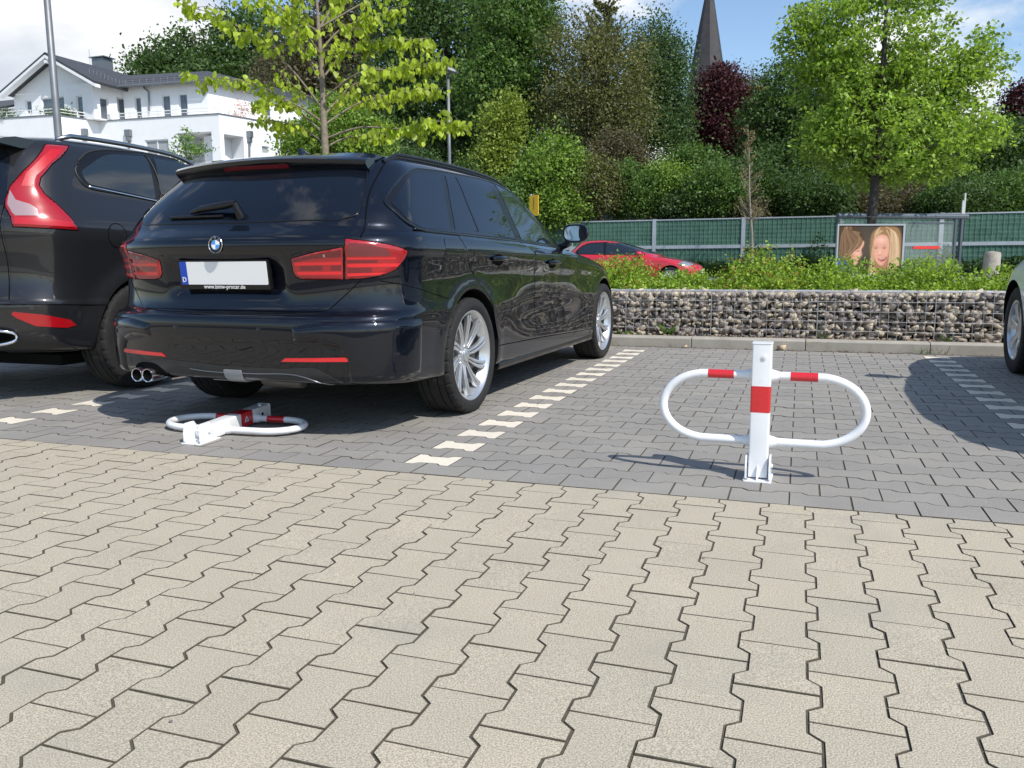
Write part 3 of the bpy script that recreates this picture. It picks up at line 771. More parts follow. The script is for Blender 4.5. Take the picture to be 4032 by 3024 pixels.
    for q in ([(-.20, .330), (-.1, .322), (.02, .320), (.20, .322), (.42, .322), (.58, .268)], [(-.22, .268), (-.1, .278), (.02, .278), (.3, .270), (.50, .262), (.58, .268)]):
        pline(bv, q, RE, .0025, .005, smoothn=5).obj('silver_line', M_alu, D, smooth=True)
    patch(bv, rpoly([(.01, .268), (.01, .335), (.115, .335), (.115, .268)], .006), RE, .009, .02).obj('tow_eye_cover', mat('pale_plastic', (.25, .26, .28), .4), D, sharp=50)
    cut = MB(); cut.lathe([(0, 0), (.105, .0), (.112, -.01)], 28, ax='z'); 
    patch(bv, rpoly([(-.62, .245), (-.60, .33), (-.52, .352), (-.42, .345), (-.36, .29), (-.35, .245)], .04), RE, .006, .02).obj('exhaust_cutout', M_seam, D)
    for xx in (-.522, -.452):
        g = MB(); g.lathe([(.028, .30), (.030, .0), (.034, -.002), (.036, .004), (.0355, .30)], 28, c=(xx, -1.035, .287), ax='y'); g.lathe([(0, .02), (.029, .02)], 20, c=(xx, -1.035, .287), ax='y')
        e = g.obj('exhaust_tip', [M_chrome], T, sharp=60)
        g = MB(); g.lathe([(0, .0), (.0295, .0)], 20, c=(xx, -1.022, .287), ax='y'); g.obj('exhaust_bore', M_seam, e)
    g = MB(); g.tube([(.10, -.80, .275), (.32, -.80, .275)], .05, 12); g.obj('silencer', mat('silencer', (.14, .13, .12), .5, metal=.6), T, smooth=True)
    g = MB(); g.box((-.58, -.60, .25), (.58, 3.2, .29)); g.box((-.8, .45, .20), (.8, 2.35, .25)); g.obj('underbody', M_well, T)
    # spoiler
    g = MB(); n = 29; V, F = [], []
    for i in range(n):
        x = -.595+1.19*i/(n-1); e = abs(x)/.595; dz = -.020*e**2; dy = .105*e**2.2; th = 1-.35*e**6
        yb = -.40
        zr = cast(bv, lambda a, b: (Vector((a, b, 3)), Vector((0, 0, -1))), x, yb)[0].z
        top = [(yb, zr+.003), (-.50, zr*.3+(1.408+dz)*.7), (-.60+dy, 1.388+dz), (-.680+dy, 1.374+dz), (-.700+dy, 1.360+dz), (-.697+dy, 1.345+dz)]
        bot = [(-.682+dy, 1.330+dz), (-.655+dy, 1.300+dz+.012*e**4), (-.60+dy*.8, 1.282+dz+.015*e**4), (-.44, 1.30+dz)]
        for y, z in top+bot: V.append((x, y, z))
    k = 10
    for i in range(n-1):
        for j in range(k): F.append((i*k+j, i*k+(j+1) % k, (i+1)*k+(j+1) % k, (i+1)*k+j))
    F += [tuple(range(k)), tuple(range((n-1)*k, n*k))]; g.add(V, F); sp = g.obj('roof_spoiler', M_black, T, sharp=48)
    g = MB(); V = []
    for i in range(11):
        x = -.20+.40*i/10
        ee = abs(x)/.595
        for z, yy in ((1.318, -.6745), (1.336, -.6915), (1.336, -.66), (1.318, -.65)): V.append((x, yy+.105*ee**2.2, z-.020*ee**2))
    g.add(V, [(i*4+j, i*4+(j+1) % 4, (i+1)*4+(j+1) % 4, (i+1)*4+j) for i in range(10) for j in range(4)]); g.obj('brake_light', M_lensd, sp)
    # aerial fin
    z0 = cast(bv, lambda a, b: (Vector((a, b, 3)), Vector((0, 0, -1))), 0, -.22)[0].z
    g = MB(); V = []; secs = [(-.30, .002, .003), (-.295, .016, .060), (-.27, .020, .058), (-.22, .026, .040), (-.17, .026, .022), (-.12, .018, .006), (-.10, .004, 0)]
    for y, a, h in secs:
        for q in range(9):
            an = PI*q/8; V.append((a*math.cos(an), y, z0-.006+(h+.006)*math.sin(an)**.8))
    g.add(V, [(i*9+j, i*9+j+1, (i+1)*9+j+1, (i+1)*9+j) for i in range(6) for j in range(8)]+[tuple(range(9))]); g.obj('aerial_fin', M_black, T, sharp=60)
    # wiper
    h, n = cast(bv, RE, .03, 1.085); g = MB()
    q = h+n*.035
    g.tube([h+Vector((.02, 0, -.035)), h+n*.02+Vector((.015, 0, -.01)), q+Vector((0, 0, .03))], [.022, .022, .014], 10)
    b1 = cast(bv, RE, -.20, 1.092); b2 = cast(bv, RE, -.40, 1.075)
    g.tube([q+Vector((.005, 0, .03)), q+Vector((-.06, .005, .022)), b1[0]+b1[1]*.022+Vector((0, 0, .008)), b1[0]+b1[1]*.018+Vector((-.06, 0, -.004))], [.014, .02, .017, .010], 8)
    g.tube([cast(bv, RE, x, 1.070)[0]+cast(bv, RE, x, 1.070)[1]*.012 for x in np.linspace(-.05, -.40, 8)], .007, 6)
    g.obj('rear_wiper', M_trim, T, sharp=60)
    # number plate
    h, n = cast(bv, RE, 0, .80); tilt = Matrix.Translation((0, h.y-.022, .800)) @ Matrix.Rotation(math.radians(6), 4, 'X')
    g = MB(); g.prism(rpoly([(-.272, -.078), (.272, -.078), (.272, .064), (-.272, .064)], .006), 1, -.010, .012); P_ = g.obj('number_plate', M_trim, T, xf=tilt)
    g = MB(); g.prism(rpoly([(-.258, -.055), (.262, -.055), (.262, .056), (-.258, .056)], .006), 1, -.0125, -.008); g.obj('plate_face', mat('plate_white', (.80, .80, .80), .4), P_, xf=tilt)
    g = MB(); g.prism(rpoly([(-.2585, -.0555), (-.216, -.0555), (-.216, .0565), (-.2585, .0565)], .005), 1, -.0135, -.0105); g.obj('country_band', mat('plate_blue', (.01, .06, .42), .4), P_, xf=tilt)
    M_wt = mat('white_print', (.8, .8, .8), .5)
    f = tilt @ Matrix.Rotation(PI/2, 4, 'X')
    def pm(x, z, d): return tilt @ Matrix.Translation((x, d, z)) @ Matrix.Rotation(PI/2, 4, 'X')
    text_mesh('country_letter', 'D', .034, .0004, M_wt, P_, pm(-.237, -.032, -.0145), bold=.0006)
    text_mesh('dealer_lettering', 'www.bmw-procar.de', .029, .0003, M_wt, P_, pm(0, -.0660, -.0108), bold=.0003)
    # round badge
    h, n = cast(bv, RE, 0, .935); bm4 = Matrix.Translation(h+n*.001) @ n.to_track_quat('Z', 'Y').to_matrix().to_4x4()
    up = (bm4.to_3x3() @ Vector((0, 1, 0))); 
    g = MB(); g.lathe([(0, .004), (.041, .004), (.0415, .001)], 48); B = g.obj('round_badge', M_trim, T, xf=bm4, sharp=60)
    g = MB(); g.lathe([(.0385, .0042), (.040, .0058), (.0415, .004)], 48); g.lathe([(.0228, .0042), (.0236, .0056), (.0246, .0042)], 48); g.obj('badge_ring', M_chrome, B, xf=bm4, sharp=60)
    Mbl = mat('badge_blue', (.03, .25, .75), .3, coat=1)
    for i in range(4):
        g = MB(); V = [(0, 0, .0046)]+[(.0228*math.cos(PI/2*i+PI/2*j/8), .0228*math.sin(PI/2*i+PI/2*j/8), .0046) for j in range(9)]
        g.add(V, [(0, j+1, j+2) for j in range(8)]); g.obj('badge_field', M_wt if i in (0, 2) else Mbl, B, xf=bm4)
    sx = 1 if (bm4.to_3x3() @ Vector((1, 0, 0))).x > 0 else -1
    for ch, an in (('B', 133), ('M', 90), ('W', 47)):
        a = math.radians(an); px, pz = .0315*math.cos(a), .0315*math.sin(a)
        text_mesh('badge_letter', ch, .0135, .0003, M_alu, B, Matrix.Translation(h+n*.0058+Vector((px, 0, pz))) @ Matrix.Rotation(-(a-PI/2)*1, 4, 'Y') @ Matrix.Rotation(PI/2, 4, 'X'), bold=.0004)
    return T
build_estate()
# ================================================================== tall dark estate on the left
M_lensm = mat('mid_red_lens', (.46, .004, .010), .3, coat=.6, coatr=.05)
def build_suv():
    T = thing('parked_car', 'dark grey off-road estate with tall curved rear light, dusty, parked at the left edge', 'car', (-3.65, 1.35, 0), 0, 'cars in the car park', .981)
    R_ = [((.30, .26, .26), .80, -.70, 3.3, .45, 3, .5, 2.5), ((.33, .28, .27), .86, -.84, 3.45, .45, 3, .6, 2.5),
          ((.42, .38, .36), .905, -.935, 3.55, .46, 2.9, .6, 2.5), ((.55, .52, .50), .925, -.955, 3.6, .46, 2.8, .65, 2.5),
          ((.615, .585, .57), .930, -.955, 3.6, .46, 2.8, .65, 2.5), ((.628, .597, .58), .925, -.935, 3.59, .46, 2.8, .65, 2.5),
          ((.74, .72, .66), .925, -.905, 3.55, .46, 2.7, .65, 2.5), ((.90, .88, .76), .940, -.910, 3.5, .47, 2.6, .7, 2.4),
          ((1.02, 1.00, .86), .950, -.925, 3.4, .48, 2.6, .75, 2.4), ((1.10, 1.08, .92), .940, -.925, 3.2, .48, 2.6, .8, 2.3),
          ((1.17, 1.15, .98), .905, -.905, 2.9, .46, 2.6, .7, 2.3), ((1.25, 1.21, 1.05), .865, -.88, 2.4, .44, 2.6, .6, 2.3),
          ((1.31, 1.27, 1.13), .842, -.86, 2.05, .43, 2.6, .5, 2.3), ((1.42, 1.40, 1.30), .805, -.81, 1.75, .42, 2.6, .5, 2.3),
          ((1.52, 1.52, 1.46), .765, -.76, 1.42, .42, 2.6, .45, 2.3), ((1.585, 1.60, 1.56), .72, -.72, 1.15, .42, 2.6, .4, 2.3),
          ((1.615, 1.645, 1.61), .66, -.68, 1.0, .4, 2.6, .4, 2.3), ((1.635, 1.672, 1.635), .54, -.60, .85, .38, 2.5, .4, 2.3),
          ((1.645, 1.685, 1.65), .32, -.42, .6, .26, 2.4, .3, 2.3), ((1.65, 1.69, 1.655), .10, -.2, .4, .10, 2.2, .12, 2.2)]
    def post(V):
        V = V.copy(); sx = np.sign(V[:, 0]); ax = np.abs(V[:, 0])
        for yw in (0, 2.77):
            d = np.hypot(V[:, 1]-yw, V[:, 2]-.36); V[:, 0] += sx*.036*(1/(1+np.exp((d-.47)/.02)))*(ax > .6)
        return V
    body, bv = car_body('body', R_, T, M_vblack, ((-.02, .36), (2.77, .36)), .400, None, post, xin=.62)
    S, SL, RE = pj_side(1), pj_side(-1), pj_rear()
    for s, P in ((1, S), (-1, SL)):
        CO = pj_corner(s, .30, -.30); sa = .0105
        LP = [(66, 1.585), (87, 1.595), (80, 1.55), (66, 1.46), (57.5, 1.37), (56, 1.32), (58, 1.27), (64, 1.20), (69, 1.12), (71.5, 1.055), (56, 1.062), (42, 1.07), (41, 1.13), (38.5, 1.19), (38.5, 1.23), (41, 1.31), (48, 1.40), (58, 1.50)]
        L = patch(bv, LP, CO, .003, .016, sa=sa, dome=.009, domew=.02).obj('tail_light', M_lens, T, sharp=50)
        pline(bv, LP, CO, .004, .002, True, sa=sa).obj('light_seal', M_seam, L)
        patch(bv, [(41.3, 1.285), (44, 1.225), (50.5, 1.20), (53.5, 1.17), (53.5, 1.132), (43.5, 1.132), (42, 1.15), (40, 1.20), (40.2, 1.24)], CO, .0125, .016, sa=sa, skirt=0).obj('reversing_light', mat('frosted_lens', (.36, .25, .26), .2, metal=.2, coat=1), L, sharp=50)
        patch(bv, [(43, 1.085), (43, 1.12), (57, 1.118), (68, 1.10), (69, 1.07)], CO, .0125, .016, sa=sa, skirt=0).obj('light_bar', M_lensm, L, sharp=50)
        patch(bv, [(68, 1.55), (78, 1.56), (66, 1.475), (55.5, 1.38), (52, 1.31), (47, 1.31), (50, 1.39), (60, 1.49)], CO, .0127, .016, sa=sa, skirt=0).obj('light_bar', M_lensm, L, sharp=50)
        fr = rpoly([(-.375, 1.435), (-.335, 1.345), (-.26, 1.325), (1.9, 1.19), (1.75, 1.31), (1.35, 1.53), (1.0, 1.615), (.35, 1.635), (-.05, 1.605), (-.24, 1.56)], .10)
        patch(bv, fr, P, .002, .03).obj('window_frame', M_trim, T, sharp=40)
        pline(bv, fr, P, .007, .002, True).obj('window_surround', M_plast, T, smooth=True)
        for i, p in enumerate(([(-.33, 1.43), (-.30, 1.355), (.285, 1.298), (.345, 1.602), (-.05, 1.578)], [(.42, 1.290), (.345, 1.36), (.42, 1.600), (1.0, 1.585), (1.10, 1.245)], [(1.17, 1.24), (1.08, 1.58), (1.33, 1.50), (1.72, 1.28), (1.80, 1.205)])):
            patch(bv, rpoly(p, [.06, .05, .03, .03, .12] if i == 0 else .02), P, .005, .03).obj('side_window', M_glass2, T, sharp=40)
        pline(bv, [(-.30, 1.338), (.33, 1.280), (1.85, 1.185)], P, .0085, .004).obj('chrome_strip', M_chrome, T, smooth=True)
        pline(bv, [(.30, 1.285), (.355, 1.34), (.37, 1.45), (.36, 1.615)], P, .005, .006, smoothn=4).obj('pillar_strip', M_plast, T, smooth=True)
        # door seam, fuel flap, bumper line
        pline(bv, [(.36, 1.30), (.25, 1.05), (.33, .75), (.44, .55)], P, .003, .0003, smoothn=5).obj('door_seam', M_seam, T)
        pline(bv, [(1.14, 1.22), (1.18, .9), (1.2, .35)], P, .003, .0003).obj('door_seam', M_seam, T)
        for hx in (.62, 1.48):
            h, n = cast(bv, P, hx, 1.0); g = MB(); g.tube([h+Vector((s*a, b, 0)) for a, b in ((.0, -.1), (.035, -.06), (.04, 0), (.035, .06), (0, .1))], .014, 8); g.obj('door_handle', M_vblack, T, smooth=True)
        fc = [(-.205+.078*math.cos(a), 1.03+.078*math.sin(a)) for a in np.linspace(0, 2*PI, 33)[:-1]]
        if s > 0:
            patch(bv, fc, P, .001, .03).obj('fuel_flap', M_vblack, T, sharp=40); pline(bv, fc, P, .0028, .0005, True).obj('flap_seam', M_seam, T)
        pline(bv, [(-.90, .612), (-.6, .600), (-.36, .585)], P, .0035, 0).obj('bumper_seam', M_seam, T)
        # tailgate seam beside the lamp and bumper strip
        pline(bv, [(37, .64), (37.5, .85), (36, 1.06), (38, 1.2)], CO, .0035, 0, sa=sa, smoothn=4).obj('tailgate_seam', M_seam, T)
        patch(bv, rpoly([(38, .552), (39, .568), (52, .545), (64, .505), (67, .47), (62, .458), (48, .478)], .4) if False else [(38, .552), (39, .568), (52, .545), (64, .505), (67, .47), (62, .458), (48, .478), (40, .53)], CO, .004, .02, sa=sa).obj('bumper_reflector', M_lens, T, sharp=50)
        # dark lower cladding
        CL = [(24, .29), (24, .43), (40, .44), (54, .40), (66, .33), (72, .30)]
        patch(bv, CL, CO, .003, .03, sa=sa).obj('lower_cladding', M_plast, T, sharp=50)
        sn = [(47+1.1*math.cos(a), .60+.0*a-.012+.012*math.sin(a)) for a in np.linspace(0, 2*PI, 17)[:-1]]
        patch(bv, sn, CO, .002, .02, sa=sa).obj('parking_sensor', M_plast, T)
        g = MB(); n = 24
        ring = [(s*(.60+.145*abs(math.cos(a))**.7*(1 if math.cos(a) > 0 else -1)), -.93+(.09 if math.cos(a) > 0 else .0)*abs(math.cos(a))**2, .415+.045*abs(math.sin(a))**.7*(1 if math.sin(a) > 0 else -1)) for a in np.linspace(0, 2*PI, n+1)[:-1]]
        g.tube(ring, .010, 8, closed=True); e = g.obj('exhaust_trim', M_chrome, T, smooth=True)
        g = MB(); g.add([(a, b+.004, c) for a, b, c in ring], [tuple(range(n))]); g.obj('exhaust_bore', M_seam, e)
        # silver roof rail
        def zz(x, y): return cast(bv, lambda a, b: (Vector((x, a, 3)), Vector((0, 0, -1))), y, 0)[0].z
        ys = np.linspace(-.35, 1.35, 16)
        g = MB(); g.tube([(s*.655, y, zz(s*.655, y)+(.030 if 0 < i < 15 else .003)) for i, y in enumerate(ys)], [.012]+[.016]*14+[.012], 10); g.obj('roof_rail', M_alu, T, smooth=True)
        for yw in (0, 2.77): wheel(T, s*.845, yw-.03*(yw == 0), .36, .24, .235, s, 'nine')
        mirror(T, s*1.02, 1.85, 1.22, s, M_vblack)
    rw = rpoly([(-.70, 1.20), (.70, 1.20), (.62, 1.50), (.55, 1.56), (-.55, 1.56), (-.62, 1.50)], .05)
    patch(bv, rw, RE, .003, .03).obj('rear_window', M_glass, T, sharp=40)
    patch(bv, [(-.70, .66), (-.70, 1.17), (.70, 1.17), (.70, .66)], RE, .002, .03).obj('tailgate', M_vblack, T, sharp=40)
    # spoiler
    g = MB(); V, F = [], []; n = 25
    for i in range(n):
        x = -.66+1.32*i/(n-1); e = abs(x)/.66; dz = -.035*e**2.2; dy = .07*e**2.2
        for y, z in ((-.45, 1.638), (-.65, 1.650), (-.80+dy, 1.635), (-.845+dy, 1.618), (-.83+dy, 1.600), (-.70+dy, 1.585), (-.5, 1.59)): V.append((x, y, z+dz))
    for i in range(n-1):
        for j in range(7): F.append((i*7+j, i*7+(j+1) % 7, (i+1)*7+(j+1) % 7, (i+1)*7+j))
    F += [tuple(range(7)), tuple(range((n-1)*7, n*7))]; g.add(V, F); g.obj('roof_spoiler', M_vblack, T, sharp=45)
    g = MB(); V = []
    for y, a, h in [(-.42, .003, .0), (-.40, .022, .045), (-.34, .028, .055), (-.26, .026, .03), (-.16, .006, 0)]:
        for q in range(9): V.append((-.0+a*math.cos(PI*q/8), y, 1.66+h*math.sin(PI*q/8)))
    g.add(V, [(i*9+j, i*9+j+1, (i+1)*9+j+1, (i+1)*9+j) for i in range(4) for j in range(8)]+[tuple(range(9))]); g.obj('aerial_fin', M_vblack, T, sharp=60)
    g = MB(); g.box((-.7, -.5, .2), (.7, 3.1, .27)); g.obj('underbody', M_well, T)
build_suv()

# ================================================================== other cars (generic hatchback body)
def hatch_rings(k=1.0, H=1.46, notch=False):
    h = H/1.46
    return [((.25, .22, .22), .74, -.65, 3.15, .4, 3, .5, 2.4), ((.28, .23, .24), .82, -.76, 3.28, .42, 3, .6, 2.4),
            ((.38, .34, .34), .865, -.83, 3.37, .44, 2.9, .66, 2.4), ((.55, .52, .48), .88, -.86, 3.42, .45, 2.8, .72, 2.3),
            ((.68, .66, .58), .882, -.86, 3.41, .45, 2.7, .78, 2.3), ((.80, .79, .66), .88, -.85, 3.34, .45, 2.7, .82, 2.3),
            ((.90, .88, .72), .872, -.83, 3.20, .44, 2.6, .85, 2.2), ((.955*h, .93*h, .79), .850, -.80, 2.98, .43, 2.6, .80, 2.2),
            ((.985*h, .955*h, .86), .825, -.77, 2.66, .42, 2.6, .66, 2.2), ((1.01*h, .98*h, .93*h), .805, -.74, 2.28, .41, 2.6, .55, 2.2),
            ((1.08*h, 1.06*h, 1.03*h), .775, -.69, 2.02, .40, 2.5, .5, 2.2), ((1.20*h, 1.19*h, 1.17*h), .715, -.58, 1.62, .40, 2.5, .5, 2.2),
            ((1.31*h, 1.31*h, 1.29*h), .655, -.47, 1.25, .40, 2.4, .45, 2.2), ((1.38*h, 1.40*h, 1.37*h), .58, -.38, .98, .36, 2.4, .4, 2.2),
            ((1.41*h, 1.44*h, 1.41*h), .46, -.28, .80, .32, 2.3, .35, 2.2), ((1.42*h, 1.455*h, 1.425*h), .25, -.12, .60, .2, 2.2, .22, 2.2), ((1.423*h, 1.46*h, 1.43*h), .08, 0, .45, .08, 2.2, .08, 2.2)]
def build_hatch(name, label, group, loc, rz, m, wb, style, sc=1, H=1.46):
    T = thing(name, label, 'car', loc, rz, group, sc)
    f = wb/2.55; R_ = []
    for z, w, yr, yf, Lr, nr, Lf, nf in hatch_rings(H=H): R_.append((z, w, yr, yf*f if yf > 0 else yf, Lr, nr, Lf, nf))
    body, bv = car_body('body', R_, T, m, ((0, .315), (wb, .315)), .36)
    for s in (1, -1):
        P = pj_side(s); h = H/1.46
        fr = rpoly([(-.42, 1.10*h), (-.38, 1.02*h), (1.82*f, .965*h), (1.52*f, 1.20*h), (1.15*f, 1.36*h), (.75, 1.40*h), (.0, 1.375*h), (-.25, 1.28*h)], .1)
        patch(bv, fr, P, .002, .04).obj('window_frame', M_trim, T, sharp=40)
        for p in ([(-.34, 1.10*h), (-.28, 1.04*h), (.50, 1.02*h), (.46, 1.362*h), (.02, 1.345*h), (-.2, 1.26*h)], [(.56, 1.018*h), (1.62*f, .985*h), (1.42*f, 1.18*h), (1.1*f, 1.33*h), (.75, 1.368*h), (.53, 1.364*h)]):
            patch(bv, rpoly(p, .03), P, .005, .04).obj('side_window', M_glass2, T, sharp=40)
        pline(bv, [(.53, 1.0*h), (.55, .7), (.55, .3)], P, .003, 0).obj('door_seam', M_seam, T); pline(bv, [(1.62*f, .97*h), (1.66*f, .7), (1.6*f, .3)], P, .003, 0).obj('door_seam', M_seam, T)
        pline(bv, [(.1, .30), (wb-.3, .30)], P, .003, 0).obj('sill_seam', M_seam, T)
        hp = [(wb+.22, .70), (wb+.35, .80), (wb+.58, .76), (wb+.66, .68), (wb+.55, .64), (wb+.35, .66)]
        hl = patch(bv, rpoly([(y*1.0, z) for y, z in hp], .03), P, .004, .03, dome=.006).obj('headlight', M_clear, T, sharp=50)
        pline(bv, hp, P, .004, .002, True).obj('light_seal', M_seam, hl)
        TLp = [(-.62, .78), (-.62, .95), (-.40, .97), (-.38, .88), (-.5, .80)]
        patch(bv, TLp, P, .004, .03).obj('tail_light', M_lens, T, sharp=50)
        mirror(T, s*.95, 1.62*f, 1.02*h, s, m)
        for yw in (0, wb): wheel(T, s*.76, yw, .313, .213, .205, s, style)
    FR = pj_front(); ws = rpoly([(-.66, 1.02*H/1.46), (.66, 1.02*H/1.46), (.53, 1.37*H/1.46), (-.53, 1.37*H/1.46)], .06)
    patch(bv, ws, FR, .004, .04).obj('windscreen', M_glass2, T, sharp=40)
    rwp = rpoly([(-.60, 1.06*H/1.46), (.60, 1.06*H/1.46), (.5, 1.34*H/1.46), (-.5, 1.34*H/1.46)], .06); patch(bv, rwp, pj_rear(), .004, .04).obj('rear_window', M_glass2, T, sharp=40)
    gr = rpoly([(-.45, .36), (.45, .36), (.38, .52), (-.38, .52)], .04); patch(bv, gr, FR, .004, .04).obj('front_grille', M_plast, T)
    pl = MB(); pl.box((-.26, 3.36*f-.0, .42), (.26, 3.42*f+.015, .53)); pl.obj('number_plate', mat('plate', (.7, .7, .68), .5), T)
    g = MB(); g.box((-.65, -.4, .17), (.65, 2.9*f, .24)); g.obj('underbody', M_well, T)
    return T
build_hatch('parked_car', 'white hatchback at the right edge, only its front wing and wheel showing', 'cars in the car park', (3.77, 1.17, 0), math.radians(0), M_white, 2.56, 'seven')
build_hatch('passing_car', 'red hatchback on the road behind the hedge and stone wall', 'car on the road', (-4.85, 23.1, 0), math.radians(-90), M_red, 2.56, 'nine', 1.0)

# ================================================================== folding parking barriers
M_bar = mat('white_powder_coat', (.80, .81, .83), .38, coat=.35, bump=.03, bs=300, var=.04, vs=9, dirt=((.50, .46, .40), 14, .60, .35))
M_tape = mat('red_reflective_tape', (.60, .014, .022), .3, coat=.7, var=.08, vs=120)
M_bolt = mat('zinc_bolt', (.45, .46, .48), .35, metal=.9)
def stad(y, z0, z1, xl, r, n=16):
    """right half of the hoop from the upper joint to the lower one"""
    R = (z1-z0)/2; pts = [(.036, y, z1)]; 
    for i in range(n+1):
        a = PI/2-PI*i/n; pts.append((xl-.165+.165*math.cos(a), y, (z0+z1)/2+R*math.sin(a)))
    pts.append((.036, y, z0)); return pts
def barrier(label, loc, rz, folded, tilt=0):
    T = thing('parking_barrier', label, 'barrier', loc, rz, 'folding parking barriers')
    g = MB(); g.prism(rpoly([(-.052, -.072), (.052, -.072), (.052, .095), (-.052, .095)], .008), 2, 0, .006); base = g.obj('base_plate', M_bar, T, bevel=.001)
    g = MB()
    for s in (-1, 1):
        x0, x1 = sorted((s*.040, s*.046)); g.prism(rpoly([(-.058, .006), (.075, .006), (.050, .055), (.02, .095), (-.045, .095), (-.058, .05)], .008), 0, x0, x1)
    g.prism([(-.068, .006), (-.037, .006), (-.0365, .060)], 0, -.003, .003)
    g.obj('hinge_bracket', M_bar, T, bevel=.0008)
    for s in (-1, 1):
        for y in (-.060, .082):
            b = MB(); b.lathe([(0, .011), (.006, .011), (.0065, .006)], 8, c=(s*.04, y, 0)); b.obj('anchor_bolt', M_bolt, T)
    b = MB(); b.tube([(-.052, .01, .05), (.052, .01, .05)], .008, 12); b.obj('hinge_bolt', M_bar, T, sharp=50)
    P = bpy.data.objects.new('folding_post', None); COL.objects.link(P)
    HT, W2 = .520, .0355
    mb = MB(); sec = rpoly([(-W2, -W2), (W2, -W2), (W2, W2), (-W2, W2)], .006, 3)
    if folded: mv = Matrix.Translation((0, .045, .0375)) @ Matrix.Rotation(math.radians(-88), 4, 'X') @ Matrix.Translation((0, 0, -.02))
    else: mv = Matrix.Translation((0, 0, .0)) @ Matrix.Rotation(tilt, 4, 'Y')
    z0 = .012
    mb.prism(sec, 2, z0, HT); post = mb.obj('post', M_bar, T, sharp=40, xf=mv)
    c = MB(); c.prism(rpoly([(-W2-.002, -W2-.002), (W2+.002, -W2-.002), (W2+.002, W2+.002), (-W2-.002, W2+.002)], .007, 3), 2, HT+.0, HT+.006); c.obj('post_cap', M_bar, post, bevel=.0015, xf=mv)
    t = MB(); t.prism(rpoly([(-W2-.0006, -W2-.0006), (W2+.0006, -W2-.0006), (W2+.0006, W2+.0006), (-W2-.0006, W2+.0006)], .0066, 3), 2, .262, .362); t.obj('red_band', M_tape, post, sharp=40, xf=mv)
    k = MB(); k.lathe([(0, .007), (.004, .0072), (.009, .004), (.010, 0)], 16, ax='y', c=(.010, -W2-.006, .475)) if False else k.tube([(.010, -W2-.005, .472), (.010, -W2, .472)], .009, 16); k.tube([(.010, -W2-.007, .472), (.010, -W2-.004, .472)], .004, 10)
    k.obj('screw', M_bar, post, sharp=50, xf=mv)
    for s in (1, -1):
        pts = stad(.015, .143, .397, .371, .0165)
        pts = [(s*x, y, z) for x, y, z in pts]; sm = curve_spline(pts, 4)
        h = MB(); h.tube(sm, .0165, 14); hp = h.obj('hoop', M_bar, post, smooth=True, xf=mv)
        b = MB(); x0 = .100; b.tube([(s*.103, .015, .397), (s*.200, .015, .397)], .0171, 16); b.obj('red_band', M_tape, hp, sharp=40, xf=mv)
        q = MB(); q.lathe([(.0165, .064), (.021, .05), (.0245, .0355)], 14, ax='x') if s > 0 else q.lathe([(.0165, -.064), (.021, -.05), (.0245, -.0355)], 14, ax='x')
        q.obj('weld', M_bar, hp, smooth=True, xf=mv @ Matrix.Translation((0, .015, .397))); q.obj('weld', M_bar, hp, smooth=True, xf=mv @ Matrix.Translation((0, .015, .143)))
    if folded:
        # key hole and warning triangle on the right flank
        kx = W2+.0008; q = MB(); q.tube([(kx-.001, .004, .452), (kx+.001, .004, .452)], .0085, 16); q.prism([(-.006, .452), (.014, .458), (.014, .446)], 0, kx-.001, kx+.0008)
        q.obj('keyhole', M_seam, post, xf=mv)
        tr = MB(); 
        tri = [(-.016, .305), (.016, .322), (.016, .288)]
        tri = [(-.014, .290), (-.014, .326), (.016, .308)]
        tri = [(.013, .288), (.013, .326), (-.019, .307)]
        tr.prism([(a, b) for a, b in tri], 0, kx+.0002, kx+.0010); w = tr.obj('warning_triangle', mat('sticker_white', (.8, .8, .8), .4), post, xf=mv)
        tr = MB(); cx, cz = sum(a for a, b in tri)/3, sum(b for a, b in tri)/3
        tr.prism([((a-cx)*.55+cx, (b-cz)*.55+cz) for a, b in tri], 0, kx+.0010, kx+.0014); tr.obj('triangle_centre', mat('sticker_grey', (.25, .25, .27), .5), w, xf=mv)
    bpy.data.objects.remove(P)
    return T
barrier('white parking barrier standing upright with red bands on post and hoops', (1.316, .105, 0), math.radians(-1.5), False, 0)
barrier('white parking barrier folded flat on the paving behind the black estate car', (-1.206, .0, 0), math.radians(3.2), True)
# ================================================================== foliage tools
def leaf_mat(name, col, isl=.45, trans=.35, rough=.55, var=.15, vs=.6):
    return mat(name, col, rough, isl=isl, trans=trans, var=var, vs=vs, spec=.35)
def leaves(C, size, rng, up=.35, fold=.22, jit=.35, aspect=.62):
    """folded diamond leaves around the centres C (n,3)"""
    n = len(C); d = rng.normal(size=(n, 3)); d[:, 2] -= .25; d /= np.linalg.norm(d, axis=1)[:, None]
    nr = rng.normal(size=(n, 3)); nr[:, 2] += up*3; s = np.cross(d, nr); s /= np.linalg.norm(s, axis=1)[:, None]+1e-9
    w = np.cross(s, d); L = size*(1+rng.uniform(-jit, jit, n))[:, None]
    b = C-d*L*.5; t = C+d*L*.5; l = C+s*L*aspect*.5+w*L*fold*.3-d*L*.08; r = C-s*L*aspect*.5+w*L*fold*.3-d*L*.08
    V = np.stack([b, r, t, l], 1).reshape(-1, 3); F = np.arange(4*n).reshape(n, 4); return V, F
